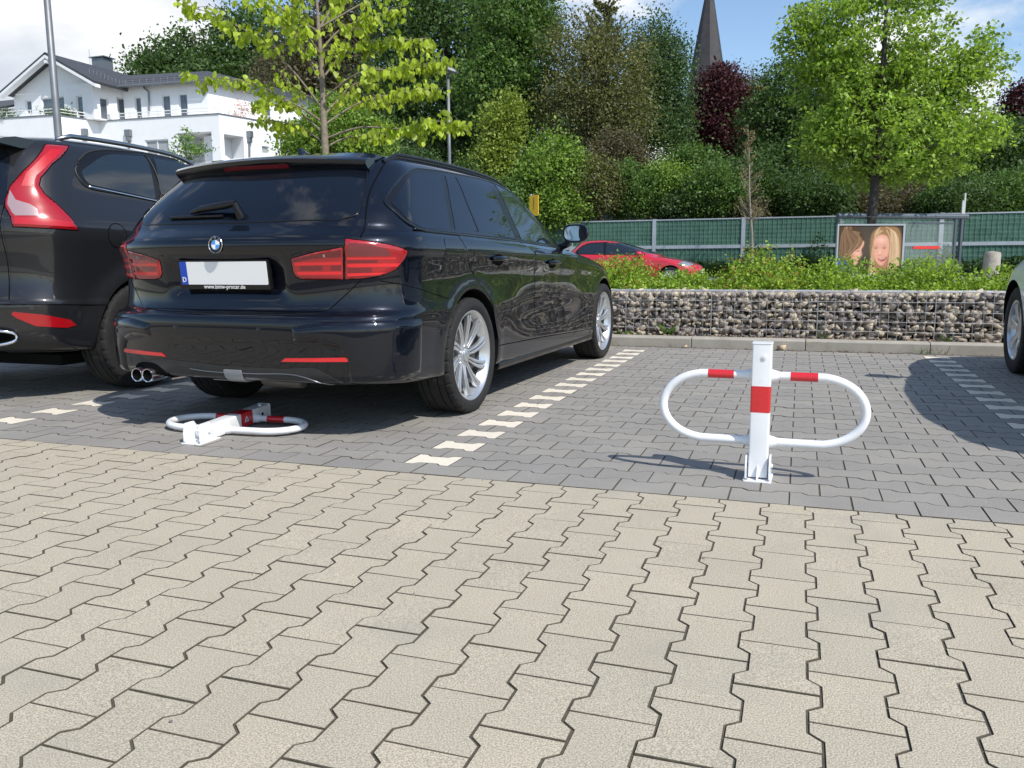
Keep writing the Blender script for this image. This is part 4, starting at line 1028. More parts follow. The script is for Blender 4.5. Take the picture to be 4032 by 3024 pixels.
def clump_points(lobes, n, rng, shell=.55):
    """clump centres scattered through the outer part of several ellipsoids (c, r)"""
    vol = np.array([r[0]*r[1]*r[2] for c, r in lobes])**.66; k = rng.choice(len(lobes), n, p=vol/vol.sum())
    d = rng.normal(size=(n, 3)); d /= np.linalg.norm(d, axis=1)[:, None]; rad = shell+(1-shell)*rng.uniform(0, 1, n)**.7
    Cc = np.array([lobes[i][0] for i in k]); Rr = np.array([lobes[i][1] for i in k]); return Cc+d*Rr*rad[:, None]
def crown(lobes, nclump, per, csize, lsize, rng, shell=.45, flat=.6, up=.35):
    P = clump_points(lobes, nclump, rng, shell); cs = csize*rng.uniform(.55, 1.35, nclump)
    o = rng.normal(size=(nclump, per, 3))*.55; o *= cs[:, None, None]; o[:, :, 2] *= flat
    C = (P[:, None, :]+o).reshape(-1, 3); return leaves(C, lsize, rng, up), P
M_bark = mat('bark', (.10, .085, .065), .9, var=.4, vs=14, bump=.8, bs=30)
M_barkd = mat('dark_bark', (.05, .042, .034), .9, var=.4, vs=8, bump=.6, bs=20)
def limbs(mb, base, top, r, targets, rng, n=6):
    base = Vector(base); top = Vector(top); ax = top-base
    pts = [base+ax*t+Vector((rng.normal()*.02, rng.normal()*.02, 0))*ax.length*(.3 if 0 < t < 1 else 0) for t in np.linspace(0, 1, 7)]
    mb.tube(pts, [r*(1-.85*t) for t in np.linspace(0, 1, 7)], 10)
    for p in targets:
        p = Vector(p); f = min(.92, max(.12, (p.z-base.z)/max(ax.length, .1)-.22)); i = min(5, int(f*6)); s = pts[i].lerp(pts[i+1], f*6-i); rr = r*(1-.85*f)*.45
        m1 = s.lerp(p, .45)+Vector((rng.normal(), rng.normal(), abs(rng.normal())*.6))*(p-s).length*.07
        mb.tube([s, m1, p], [rr, rr*.6, rr*.15], 5, cap=False)
def tree(name, label, cat, base, top, r, lobes, m, nclump, per, csize, lsize, seed, group='trees beyond the noise barrier', bark=None, nl=22, shell=.45, flat=.6):
    rng = np.random.default_rng(seed); T = thing(name, label, cat, base, 0, group)
    B = Vector(base); lo = [(np.array(c)-np.array(base), np.array(rr)) for c, rr in lobes]
    (V, F), P = crown(lo, int(nclump*1.25), int(per*1.35), csize*1.05, lsize*.78, rng, shell, flat)
    npobj('crown', V, F, m, T)
    g = MB(); limbs(g, (0, 0, 0), Vector(top)-B, r, P[:nl], rng); g.obj('trunk', bark or M_barkd, T, smooth=True)
    return T
def A(u, v, d): return tuple(at(u, v, d))
def gz(x, y):
    """height of the terrain beyond the barrier"""
    return 0 if y < 38 else min(9, (y-38)*.22)
def lobe(u, v, d, ru, rv, rd=None):
    k = d/1791; return (A(u, v, d), (ru*k, (rd or ru)*k, rv*k))

# terrain behind
g = MB(); nx, ny = 60, 30; V = []
for i in range(nx+1):
    for j in range(ny+1):
        x = -140+220*i/nx; y = 37.6+110*j/ny; V.append((x, y, gz(x, y)-.03+.35*mnoise.noise(Vector((x*.12, y*.12, 0)))*(y > 40)))
g.add(V, [(i*(ny+1)+j, (i+1)*(ny+1)+j, (i+1)*(ny+1)+j+1, i*(ny+1)+j+1) for i in range(nx) for j in range(ny)]); g.obj('hillside', M_earth, smooth=True, kind='structure')
# road and pavement behind the wall
M_asph = mat('asphalt', (.10, .10, .10), .9, var=.15, vs=2, speck=.25, ss=60)
g = MB(); g.box((-120, 17, -.03), (120, 25.2, -.01)); g.obj('road', M_asph, kind='structure')
g = MB(); g.box((-120, 25.2, -.03), (120, 34.4, .09)); g.obj('pavement', mat('pavement_slabs', (.36, .34, .315), .9, var=.12, vs=2, speck=.12, ss=40), kind='structure')
g = MB(); g.box((-14, 5.25, -.03), (14, 5.7, .05)); g.box((-14, 5.65, -.03), (14, 8.6, .40)); g.box((-30, 8.6, -.03), (30, 17, .02)); g.obj('planting_bed', M_soil, kind='structure')

# ------------------------------------------------------------------ hedge behind the gabion wall
Ls = leaf_mat('spiraea_leaf', (.27, .39, .05), .5, .4)
Ls2 = leaf_mat('spiraea_leaf_dark', (.07, .13, .02), .45, .35)
Lr = leaf_mat('spiraea_tip', (.34, .20, .045), .4, .35)
rng = np.random.default_rng(3)
hx = -3.6; q = 0; bl = {}
xs = [-3.3, -2.3, -1.35, -.45, .30, 1.05, 1.85, 2.6, 3.35, 4.2, 5.1]
lbl = ['pale green low shrub behind the bonnet of the black estate car', 'low shrub hidden behind the black estate car, left of the others', 'yellow green shrub seen just over the bonnet of the black estate car', 'reddish tipped shrub on the stone wall in front of the red car door', 'low green shrub on the stone wall below the bonnet of the red car', 'tallest yellow green shrub on the wall, to the left of the thin sapling', 'yellow green shrub on the wall around the foot of the thin sapling', 'low green shrub on the wall under the poster of two girls', 'bright green shrub on the wall between poster and shelter end post', 'green shrub on the wall in front of the concrete block', 'green shrub on the wall behind the white hatchback']
hh = [.35, .35, .46, .46, .30, .56, .43, .42, .33, .42, .44]
for i, (x, h) in enumerate(zip(xs, hh)):
    T = thing('low_shrub', lbl[i], 'shrub', (x, 6.12, .40), 0, 'low shrubs planted along the top of the stone wall')
    n = 210; a = rng.uniform(0, 2*PI, n); rr = rng.uniform(0, 1, n)**.5; px = np.cos(a)*rr*.55; py = np.sin(a)*rr*.66; pz = h*.92*(1-.72*rr**2.2)*rng.uniform(.4, 1.22, n)
    st = MB(); Cs, Ct = [], []
    for k in range(n):
        tip = np.array((px[k], py[k], pz[k])); b0 = np.array((px[k]*.35, py[k]*.35, 0))
        if k < 60: st.tube([b0, (b0+tip)/2+np.array((0, 0, .03)), tip], [.003, .002, .001], 4, cap=False)
        m = 60; t = rng.uniform(.15, 1.06, m); Cs.append(b0+(tip-b0)*t[:, None]+rng.normal(size=(m, 3))*.035)
        Ct.append(tip+rng.normal(size=(3, 3))*.012)
    V, F = leaves(np.concatenate(Cs), .036, rng, up=.3); V2, F2 = leaves(np.concatenate(Ct), .032, rng)
    npobj('foliage', np.concatenate([V, V2]), np.concatenate([F, F2+len(V)]), [Ls, Lr if i in (2, 3, 5) else Ls], T, mi=[0]*len(F)+[1]*len(F2))
    st.obj('stems', M_bark, T)
# weeds at the foot of the wall
Lw = leaf_mat('weed_leaf', (.09, .17, .025), .3, .3)
def blade(mb, b, d, L, w, droop, rng):
    b = Vector(b); d = Vector(d).normalized(); s = d.cross(Vector((0, 0, 1))).normalized(); pts = []
    for i in range(6):
        t = i/5; p = b+d*L*t*.5+Vector((0, 0, L*(t*.9-droop*t*t))); ww = w*math.sin(PI*min(.97, .12+t*.85)); pts += [p-s*ww, p+s*ww+Vector((0, 0, .0))]
    mb.add(pts, [(2*i, 2*i+1, 2*i+3, 2*i+2) for i in range(5)])
for nm, lb, x, y, n, L, w in (('broad_leaf_weed', 'broad leaved weed at the foot of the stone wall nearest the black estate car', .21, 5.14, 13, .16, .016), ('broad_leaf_weed', 'two pale upright weed leaves against the stone wall left of the white hatchback', 2.70, 5.16, 6, .14, .013),
                          ('broad_leaf_weed', 'weed with narrow leaves at the wall foot right of the upright barrier', 1.67, 5.16, 7, .13, .009), ('grass_tuft', 'tuft of grass growing from the kerb joint near the white hatchback', 2.55, 4.915, 40, .11, .0022),
                          ('small_weed', 'low weeds at the foot of the wall right behind the front wheel of the estate', -.17, 5.13, 34, .08, .009), ('dry_stalk', 'dry stalks in the kerb gutter left of the upright barrier', .28, 4.90, 8, .07, .0016), ('dry_stalk', 'dry grass stalks in the gutter between the upright barrier and the grass tuft', 1.86, 4.90, 14, .06, .0018)):
    T = MB(); rg = random.Random(hash(nm)*0+int(x*100)+7)
    for k in range(n):
        a = rg.uniform(0, 2*PI); sp = .05 if n > 20 else .015
        blade(T, (rg.uniform(-sp*2.5, sp*2.5), rg.uniform(-sp, sp)*.5, 0), (math.cos(a), math.sin(a)*.6, 0), L*rg.uniform(.5, 1.15), w*rg.uniform(.7, 1.2), rg.uniform(.1, .75), rg)
    o = T.obj(nm, Lw if 'dry' not in nm else mat('dry_straw', (.22, .17, .10), .8), None, smooth=True); o.location = (x, y, .085 if y > 5 else -.002); tag(o, lb, 'weed')

# ------------------------------------------------------------------ noise barrier
M_green = mat('green_panel', (.048, .125, .092), .75, var=.18, vs=1.4, bump=.25, bs=9, col2=(.060, .145, .108))
M_galv = mat('galvanised_steel', (.42, .45, .50), .5, metal=.45, var=.1, vs=3)
M_gridw = mat('green_wire', (.115, .225, .17), .6)
NB = thing('noise_barrier', 'long green noise barrier with grey steel posts and a grey middle rail beyond the road', 'noise barrier', (0, 36.5, 0))
xs = [-29.4+4.04*i for i in range(16)]
for i, x in enumerate(xs):
    g = MB(); g.box((x-.085, -.09, -.1), (x+.085, .0, 2.72)); g.box((x-.085, -.0, -.1), (x+.085, .10, 2.72)); g.obj('post', M_galv, NB)
    if i < len(xs)-1:
        a, b = x+.087, xs[i+1]-.087
        for z0, z1 in ((.1, 1.34), (1.50, 2.64)):
            g = MB(); nz = 6; V = []; nxp = 18
            for jx in range(nxp+1):
                for jz in range(nz+1):
                    xx = a+(b-a)*jx/nxp; zz = z0+(z1-z0)*jz/nz; V.append((xx, -.02+.012*math.sin(jz*2.2+jx*.7)+.01*mnoise.noise(Vector((xx*2, zz*3, i))), zz))
            g.add(V, [(p*(nz+1)+q_, (p+1)*(nz+1)+q_, (p+1)*(nz+1)+q_+1, p*(nz+1)+q_+1) for p in range(nxp) for q_ in range(nz)]); pn = g.obj('panel', M_green, NB, smooth=True)
            w = MB(); k = int((b-a)/.2)
            for q_ in range(1, k): w.box((a+(b-a)*q_/k-.007, -.058, z0), (a+(b-a)*q_/k+.007, -.045, z1))
            for q_ in range(1, 6): w.box((a, -.061, z0+(z1-z0)*q_/6-.006), (b, -.0585, z0+(z1-z0)*q_/6+.006))
            w.obj('wire_grid', M_gridw, pn)
        g = MB(); g.box((a, -.075, 1.345), (b, .05, 1.495)); g.obj('middle_rail', M_galv, NB)
        g = MB(); g.box((a, -.06, 2.645), (b, .06, 2.70)); g.obj('top_rail', M_galv, NB)
g = MB(); g.box((xs[0], -.08, -.1), (xs[-1], .05, .095)); g.obj('plinth', M_kerb, NB)
# ground cover at its foot
Lg = leaf_mat('ground_cover_leaf', (.035, .075, .018), .5, .25)
Lg2 = leaf_mat('conifer_cover_leaf', (.075, .12, .02), .4, .25)
rng = np.random.default_rng(11); n = 30000
X = rng.uniform(-12, 16, n); Y = rng.uniform(34.4, 36.35, n); hgt = .35+.30*np.array([mnoise.noise(Vector((x*.7, y*.8, 0))) for x, y in zip(X, Y)])+.35*(Y-34.4)/2
C = np.stack([X, Y, .1+np.maximum(.1, hgt)*rng.uniform(.3, 1.0, n)], 1)
V, F = leaves(C, .13, rng); o = npobj('ground_cover', V, F, Lg, kind='stuff'); tag(o, 'dark ivy and creeping shrubs along the foot of the green barrier', 'ground cover')
for i, (x, w, h, lb, m, y) in enumerate([(-1.6, 2.8, .5, 'flat spreading juniper at the barrier foot, to the left of the sapling', Lg2, 33.6), (1.6, 1.5, .75, 'yellowish juniper at the barrier foot between the sapling and the poster', Lg2, 33.6), (9.6, 2.2, .75, 'dark juniper beside the concrete block', Lg, 34.0), (-.6, .8, 1.4, 'dark climber growing up the barrier post behind the sapling', Lg, 36.1), (2.1, .7, 1.7, 'climbing rose with few leaves on the barrier left of the shelter', Lg, 36.1), (7.0, 1.0, 1.25, 'climber on the barrier post inside the shelter', Lg, 36.1)]):
    n = int(2600*w); a = rng.uniform(0, 2*PI, n); rr = rng.uniform(0, 1, n)**.5
    C = np.stack([x+np.cos(a)*rr*w*(.7 if w > 1 else .9), y+np.sin(a)*rr*(.7 if w > 1 else .25), .1+h*(1-.6*rr**2)*rng.uniform(.2, 1.1, n)], 1)
    if i in (3, 4, 5): C = C[:int(n*.30)]
    V, F = leaves(C, .11, rng); o = npobj('spreading_shrub', V, F, m); tag(o, lb, 'shrub', 'shrubs along the foot of the noise barrier')

# ------------------------------------------------------------------ sapling
def twiggy(name, label, cat, base, h, r, lean, nbr, spread, m_leaf, nleaf, lsize, seed, bark, group=None, z0=.3):
    rg = random.Random(seed); rng = np.random.default_rng(seed); T = thing(name, label, cat, base, 0, group)
    g = MB(); top = Vector((lean, 0, h)); pts = [top*t+Vector((rg.gauss(0, .012), rg.gauss(0, .012), 0))*h*(.3 if 0 < t < 1 else 0) for t in np.linspace(0, 1, 9)]
    g.tube(pts, [r*(1-.8*t) for t in np.linspace(0, 1, 9)], 8); Cs = []
    for i in range(nbr):
        f = rg.uniform(z0, .97); s = top*f; a = rg.uniform(0, 2*PI); L = spread*(1.1-f*.85)*rg.uniform(.5, 1.1)
        e = s+Vector((math.cos(a)*L, math.sin(a)*L, L*rg.uniform(.8, 1.5))); mid = s.lerp(e, .5)+Vector((math.cos(a)*L*.12, math.sin(a)*L*.12, -L*.08))
        g.tube([s, mid, e], [r*.28*(1.1-f), r*.18*(1.1-f)+.002, .002], 4, cap=False)
        for k in range(5):
            u = rg.uniform(.25, .95); b = s.lerp(e, u); a2 = a+rg.uniform(-1.3, 1.3); l2 = L*.35*rg.uniform(.5, 1); e2 = b+Vector((math.cos(a2)*l2, math.sin(a2)*l2, l2*rg.uniform(.3, 1.2)))
            g.tube([b, e2], [.004, .0015], 3, cap=False); q = rng.uniform(0, 1, (max(1, nleaf//(nbr*5)), 1)); Cs.append(np.array(b)+(np.array(e2)-np.array(b))*q+rng.normal(size=(len(q), 3))*.02)
    V, F = leaves(np.concatenate(Cs), lsize, rng); npobj('leaf_buds', V, F, m_leaf, T); g.obj('trunk', bark, T, smooth=True); return T
M_sapb = mat('pale_bark', (.24, .21, .17), .9, var=.3, vs=30)
Lbud = leaf_mat('brown_bud', (.27, .22, .09), .4, .3)
b = at(1628, 585, 20); twiggy('young_tree', 'thin young tree with tan buds standing between the wall shrubs and the green barrier', 'tree', (b.x, b.y, 0), at(1627, 285, 20).z, .042, at(1618, 285, 20).x-b.x, 60, .52, Lbud, 1900, .032, 4, M_sapb, z0=.38)

# ------------------------------------------------------------------ broad trees and bushes beyond the barrier
G1 = leaf_mat('leaf_deep_green', (.078, .138, .038)); G2 = leaf_mat('leaf_mid_green', (.105, .185, .042)); G3 = leaf_mat('leaf_fresh_green', (.19, .30, .05))
G4 = leaf_mat('leaf_yellow_green', (.235, .30, .05)); G5 = leaf_mat('leaf_olive_brown', (.165, .172, .065)); G6 = leaf_mat('leaf_blue_green', (.088, .15, .055)); G7 = leaf_mat('leaf_copper', (.078, .024, .028), .5, .2)
G8 = leaf_mat('leaf_brown', (.125, .11, .06)); GW = leaf_mat('blossom', (.6, .6, .52), .2, .2)
def bg(name, label, lobes, m, nc, per, cs, ls, seed, d, r=.25, nl=20, cat='tree', shell=.35, flat=.65, bark=None, group='trees beyond the noise barrier'):
    L = [lobe(u, v, d, ru, rv) for u, v, ru, rv in lobes]; cx = sum(l[0][0] for l in L[:1]); cy = L[0][0][1]; zt = max(l[0][2]+l[1][2]*.4 for l in L)
    return tree(name, label, cat, (cx, cy, gz(cx, cy)-.2), (cx+.3, cy, zt), r, L, m, nc, per, cs, ls, seed, group, bark, nl, shell, flat)
bg('broadleaf_tree', 'dark green tree rising behind the grey tiled roof of the white house', [(420, 150, 110, 72), (330, 150, 60, 35), (540, 110, 100, 95), (480, 190, 150, 50), (590, 180, 90, 70)], G1, 900, 26, 1.5, .48, 21, 85, .5)
bg('broadleaf_tree', 'dark brownish tree behind the young lime tree', [(700, 130, 110, 130), (760, 40, 90, 90), (640, 230, 120, 110), (800, 230, 90, 110)], G8, 900, 24, 1.1, .36, 22, 68, .45, 30)
bg('broadleaf_tree', 'tall dark green tree with sky gaps beside the street lamp', [(960, 90, 120, 150), (880, 20, 100, 110), (1060, 60, 90, 130), (930, 260, 110, 120), (1000, 330, 90, 80), (860, 180, 90, 100)], G1, 1000, 26, 1.0, .34, 23, 58, .5, 36)
bg('broadleaf_tree', 'mid green tree with loose crown left of the olive brown tree', [(1095, 70, 80, 110), (1130, 170, 70, 110), (1060, 190, 80, 90), (1150, 20, 50, 50)], G2, 620, 26, .8, .30, 24, 52, .35, 24)
bg('hornbeam', 'upright yellow green hornbeam behind the estate car roof', [(1075, 330, 45, 110), (1095, 270, 35, 70), (1060, 390, 55, 80)], G4, 520, 26, .45, .20, 25, 41, .2, 14, flat=.9)
bg('broadleaf_tree', 'fresh green bushy tree above the yellow sign', [(1195, 380, 72, 95), (1240, 420, 50, 70), (1150, 420, 60, 70), (1190, 450, 80, 50)], G3, 560, 26, .5, .21, 26, 40.5, .2, 14, flat=.8)
bg('broadleaf_tree', 'olive brown tree just coming into leaf, bare twigs at its top', [(1290, 190, 110, 120), (1250, 110, 80, 80), (1340, 160, 80, 110), (1220, 230, 70, 90), (1330, 270, 90, 80)], G5, 780, 20, .8, .22, 27, 50, .4, 60, flat=.8)
twiggy('bare_tree', 'nearly leafless twiggy crown standing above the olive brown tree', 'tree', tuple(at(1285, 250, 52)), 0.001+at(1285, 25, 52).z-at(1285, 250, 52).z, .16, .6, 110, 2.6, G5, 5000, .17, 28, M_bark, 'trees beyond the noise barrier', z0=.3)
bg('birch', 'tall drooping birch with narrow top to the left of the church spire', [(1425, 110, 38, 85), (1400, 190, 48, 95), (1455, 220, 42, 110), (1420, 290, 70, 90), (1465, 130, 25, 60), (1385, 130, 22, 55)], G6, 820, 26, .7, .22, 29, 54, .3, 26, flat=1.3)
bg('copper_beech', 'dark red copper beech in front of the church spire', [(1560, 230, 62, 85), (1530, 270, 55, 60), (1600, 260, 45, 60), (1555, 180, 38, 40), (1575, 310, 60, 25)], G7, 900, 28, .7, .24, 30, 57, .35, 22)
bg('bare_tree', 'small bare crown just right of the copper beech', [(1620, 170, 28, 30), (1640, 190, 28, 30)], G5, 70, 8, .9, .2, 31, 75, .2, 50)
bg('broadleaf_tree', 'small bright yellow bush between copper beech and lime tree', [(1640, 210, 20, 14)], leaf_mat('leaf_yellow', (.33, .26, .02)), 90, 20, .6, .24, 32, 62, .15, 4)
bg('broadleaf_tree', 'dark green tree right of the copper beech, half behind the lime tree', [(1700, 200, 70, 80), (1660, 270, 60, 70), (1740, 290, 80, 80), (1690, 350, 90, 60), (1790, 230, 80, 90)], G1, 800, 26, .75, .25, 33, 50, .35, 18)
bg('broadleaf_tree', 'dark green tree at the right edge behind the lime tree', [(2110, 330, 110, 70), (2180, 360, 90, 80), (2060, 380, 90, 60), (2230, 300, 70, 60), (1960, 370, 110, 70), (1880, 400, 110, 60)], G1, 950, 26, .75, .26, 34, 50, .35, 18)
bg('purple_plum_tree', 'purple leaved tree at the right edge of the picture', [(2205, 225, 32, 45), (2240, 260, 40, 60)], G7, 260, 26, .7, .26, 35, 56, .25, 8)
bg('conifer', 'small dark conifer tip above the tree line', [(1192, 45, 11, 45), (1192, 70, 20, 30)], G1, 90, 26, .7, .25, 36, 70, .2, 4, flat=1.2)
# bushes on the slope
bsh = [(1285, 400, 55, 60, G5, 'brownish bush above the barrier, to the right of the fresh green tree'), (1360, 410, 60, 62, G2, 'mid green bush above the barrier under the olive brown tree'), (1440, 400, 62, 58, G3, 'lighter green bush under the birch'), (1500, 355, 55, 40, G2, 'green bush below the copper beech on its left'),
       (1540, 410, 65, 60, G2, 'green bush on the slope below the copper beech'), (1480, 445, 60, 32, G6, 'low blue green bush behind the barrier top'), (1620, 400, 60, 70, G1, 'dark bush directly behind the sapling'), (1690, 430, 70, 50, G1, 'dark green bush to the right of the sapling'), (1770, 420, 70, 50, G1, 'dark bush to the left of the lime trunk'),
       (1590, 455, 60, 22, G8, 'low brown bush behind the barrier at the sapling'), (1860, 440, 80, 42, G8, 'brownish bush behind the lime trunk'), (1960, 440, 80, 45, G8, 'brown green bush above the shelter roof'), (2060, 435, 75, 50, G1, 'dark bush above the shelter end post'), (2160, 425, 80, 55, G2, 'green bush at the right end of the barrier top'), (2240, 420, 70, 70, G1, 'dark bush at the right picture edge'), (1200, 465, 70, 30, G2, 'low green bush at the barrier top behind the estate car mirror'), (1100, 440, 70, 60, G2, 'green bush behind the estate car windscreen'), (1000, 420, 90, 80, G1, 'dark bush hidden behind the estate car roof'), (860, 400, 110, 90, G1, 'dark bush behind the estate car tailgate'), (1330, 340, 60, 60, G8, 'brown twiggy bush in front of the olive brown tree')]
for i, (u, v, ru, rv, m, lb) in enumerate(bsh):
    bg('bush', lb, [(u, v, ru, rv), (u-ru*.5, v+rv*.25, ru*.6, rv*.8), (u+ru*.5, v+rv*.2, ru*.6, rv*.8)], m, int(2.0*(ru*rv)**.62)+60, 26, .42, .17, 50+i, 40.2+(i % 4)*.7, .08, 10, 'bush', .3, .8, group='bushes on the slope behind the barrier')
bg('bush', 'bush with small white blossom left below the copper beech', [(1420, 345, 28, 22)], GW, 26, 9, .8, .14, 90, 47, .05, 4, 'bush', group='bushes on the slope behind the barrier')
# light green shrubs behind the lime on the left
bg('bush', 'light green tall bush behind the trunk of the young lime tree', [(740, 290, 85, 60), (670, 310, 60, 50), (800, 300, 50, 45), (720, 240, 40, 40)], G3, 420, 26, .35, .15, 91, 26, .08, 14, 'bush', group='bushes behind the young lime')
bg('bush', 'mid green bush beside the corner of the white house', [(700, 300, 45, 60), (665, 325, 35, 35)], G2, 260, 26, .35, .15, 92, 30, .08, 14, 'bush', group='bushes behind the young lime')

rngw = np.random.default_rng(77)
LB = [lobe(u, v, 76, ru, rv, 60) for u, v, ru, rv in [(620, 300, 120, 90), (780, 260, 130, 120), (900, 330, 150, 110), (1050, 300, 150, 100), (1200, 280, 140, 110), (1350, 300, 130, 110), (1480, 330, 120, 80), (1640, 320, 120, 80), (1780, 300, 120, 90), (1950, 330, 140, 80), (2150, 330, 140, 80), (2350, 330, 140, 90)]]
(V, F), P = crown([(np.array(c), np.array(r)) for c, r in LB], 1900, 30, 1.7, .42, rngw, .2)
o = npobj('woodland', V, F, G1, kind='stuff'); tag(o, 'dense dark wood closing the gaps between the trees on the hill', 'woodland')
# ================================================================== white house
M_render = mat('white_render', (.80, .81, .82), .9, var=.03, vs=1.5, bump=.05, bs=80)
M_tile = mat('anthracite_tiles', (.055, .057, .062), .6, var=.25, vs=6, bump=.8, bs=14)
M_band = mat('slate_band', (.16, .17, .19), .7)
M_fr = mat('window_frame_white', (.7, .71, .72), .5)
M_pane = mat('window_pane', (.10, .12, .14), .12, spec=.8, var=.5, vs=1.7)
M_zinc = mat('zinc', (.22, .24, .26), .45, metal=.6)
M_blind = mat('grey_blind', (.33, .35, .37), .6)
M_rail = mat('white_rail', (.78, .78, .78), .5)
H = thing('apartment_house', 'white apartment house with dark tiled roof, gable and roof terraces', 'house', (-36, 36, 0))
OF = Vector((-36, 36, 0))
def c8(x, y): return (x/1.8433/KU, y/1.8433/KU)
def wallhit(px, P, Q):
    """where the ray of a picture point meets the vertical wall P-Q: metres along it and height"""
    d = ray(*px); e = Vector((Q[0]-P[0], Q[1]-P[1], 0)); L = e.length; e.normalize(); n = Vector((-e.y, e.x, 0))
    P3 = Vector((P[0], P[1], 0)); t = (P3-CAM).dot(n)/d.dot(n); X = CAM+d*t; return (X-P3).dot(e), X.z
def walled(name, foot, z0, z1, holes, m=M_render):
    """block with openings cut into its faces; holes: (P,Q,s0,s1,z0,z1,depth)"""
    g = MB(); g.prism([(a-OF.x, b-OF.y) for a, b in foot], 2, z0, z1); o = g.obj(name, m, H)
    bm = bmesh.new(); bm.from_mesh(o.data); bmesh.ops.recalc_face_normals(bm, faces=bm.faces[:]); bm.to_mesh(o.data); bm.free()
    c = MB()
    for P, Q, s0, s1, a, b, dp in holes:
        e = Vector((Q[0]-P[0], Q[1]-P[1], 0)).normalized(); n = Vector((-e.y, e.x, 0)); B = Vector((P[0], P[1], 0))-OF
        M4 = Matrix((( e.x, n.x, 0, B.x), (e.y, n.y, 0, B.y), (0, 0, 1, 0), (0, 0, 0, 1)))
        c.box((s0, -.3, a), (s1, dp, b), M4)
    co = c.obj('cut', m, H); bm = bmesh.new(); bm.from_mesh(co.data); bmesh.ops.recalc_face_normals(bm, faces=bm.faces[:]); bm.to_mesh(co.data); bm.free()
    md = o.modifiers.new('w', 'BOOLEAN'); md.operation = 'DIFFERENCE'; md.object = co; md.solver = 'EXACT'
    dg = bpy.context.evaluated_depsgraph_get(); me = bpy.data.meshes.new_from_object(o.evaluated_get(dg)); o.modifiers.clear(); o.data = me; me.name = name; bpy.data.objects.remove(co)
    return o
def window(P, Q, s0, s1, a, b, dp=.16, kind='pane'):
    e = Vector((Q[0]-P[0], Q[1]-P[1], 0)).normalized(); n = Vector((-e.y, e.x, 0)); B = Vector((P[0], P[1], 0))-OF
    M4 = Matrix(((e.x, n.x, 0, B.x), (e.y, n.y, 0, B.y), (0, 0, 1, 0), (0, 0, 0, 1)))
    g = MB(); t = .07; g.box((s0, dp-.09, a), (s0+t, dp-.01, b), M4); g.box((s1-t, dp-.09, a), (s1, dp-.01, b), M4); g.box((s0+t, dp-.09, b-t), (s1-t, dp-.01, b), M4); g.box((s0+t, dp-.09, a), (s1-t, dp-.01, a+t), M4)
    if s1-s0 > 1.2: g.box(((s0+s1)/2-.04, dp-.09, a+t), ((s0+s1)/2+.04, dp-.01, b-t), M4)
    f = g.obj('window', M_fr, H)
    g = MB(); g.box((s0+t*.5, dp-.05, a+t*.5), (s1-t*.5, dp-.03, b-t*.5), M4); g.obj('pane', M_pane if kind == 'pane' else M_blind, f)
    if kind == 'pane':
        g = MB(); g.box((s0+t, dp-.058, b-t-(b-a)*.0-.02), (s0+t+(s1-s0)*.28, dp-.052, b-t), M4)
WL, C0, C1, I1, C2, R1, R2 = (-56, 32.0), (-41.55, 33.19), (-37.79, 33.54), (-37.20, 35.95), (-29.27, 36.40), (-27.3, 43.0), (-26.2, 48.0)
low = [WL, C1, I1, C2, R2, (-40, 52), (-56, 52)]
def hole(px0, px1, P, Q, dp=.16, ztop=None, zbot=None):
    s0, za = wallhit(c8(px0[0], px0[1]), P, Q); s1, zb = wallhit(c8(px1[0], px1[1]), P, Q)
    return (P, Q, min(s0, s1), max(s0, s1), min(za, zb) if zbot is None else zbot, max(za, zb) if ztop is None else ztop, dp)
HL = [hole((1050, 1018), (1225, 1075), I1, C2, zbot=5.9), hole((1285, 968), (1545, 1160), I1, C2, 2.2, zbot=5.0), hole((1625, 972), (1775, 1150), C2, R2, 1.8, zbot=5.0), hole((1900, 1058), (1957, 1122), C2, R2)]
walled('ground_floor', low, 0, 8.95, HL)
window(*HL[0][:6], kind='blind'); window(*HL[3][:6], kind='blind')
P, Q, s0, s1, a, b, dp = HL[1]; window(P, Q, s0+(s1-s0)*.62, s1-.15, a+.1, b-.75, 2.19); window(P, Q, s0+.5, s0+1.3, a+.1, b-.75, 2.19)
P, Q, s0, s1, a, b, dp = HL[2]; window(P, Q, s0+.15, s0+.9, a+.1, b-.45, 1.79)
# parapet band and rail
line = [WL, C1, I1, C2, R2]
g = MB(); gr = MB()
for i in range(4):
    p, q = Vector((*line[i], 0))-OF, Vector((*line[i+1], 0))-OF; e = (q-p); L = e.length; e.normalize(); n = Vector((-e.y, e.x, 0))
    M4 = Matrix(((e.x, n.x, 0, p.x), (e.y, n.y, 0, p.y), (0, 0, 1, 0), (0, 0, 0, 1)))
    g.box((-.04, -.05, 8.953), (L+.04, .22, 9.0), M4)
    gr.box((.1, .05, 9.30), (L-.1, .09, 9.34), M4); gr.box((.1, .05, 9.14), (L-.1, .08, 9.17), M4)
    k = max(2, int(L/1.6))
    for j in range(k+1): gr.box((.1+(L-.24)*j/k, .055, 9.0), (.14+(L-.24)*j/k, .085, 9.30), M4)
g.obj('parapet_band', M_band, H); gr.obj('balcony_rail', M_rail, H)
G0, G1_, J1, K1, K2 = (-43.0, 35.45), (-36.72, 35.15), (-36.45, 36.95), (-30.72, 37.4), (-28.6, 48)
up = [G0, G1_, J1, K1, K2, (-43, 50)]
HU = [hole((180, 728), (235, 828), G0, G1_), hole((295, 712), (472, 820), G0, G1_), hole((548, 697), (607, 852), G0, G1_), hole((722, 702), (797, 868), G1_, J1), hole((842, 712), (908, 862), J1, K1), hole((972, 704), (1031, 852), J1, K1), hole((1170, 690), (1242, 838), J1, K1), hole((1292, 680), (1366, 832), J1, K1), hole((1920, 782), (1978, 895), K1, K2)]
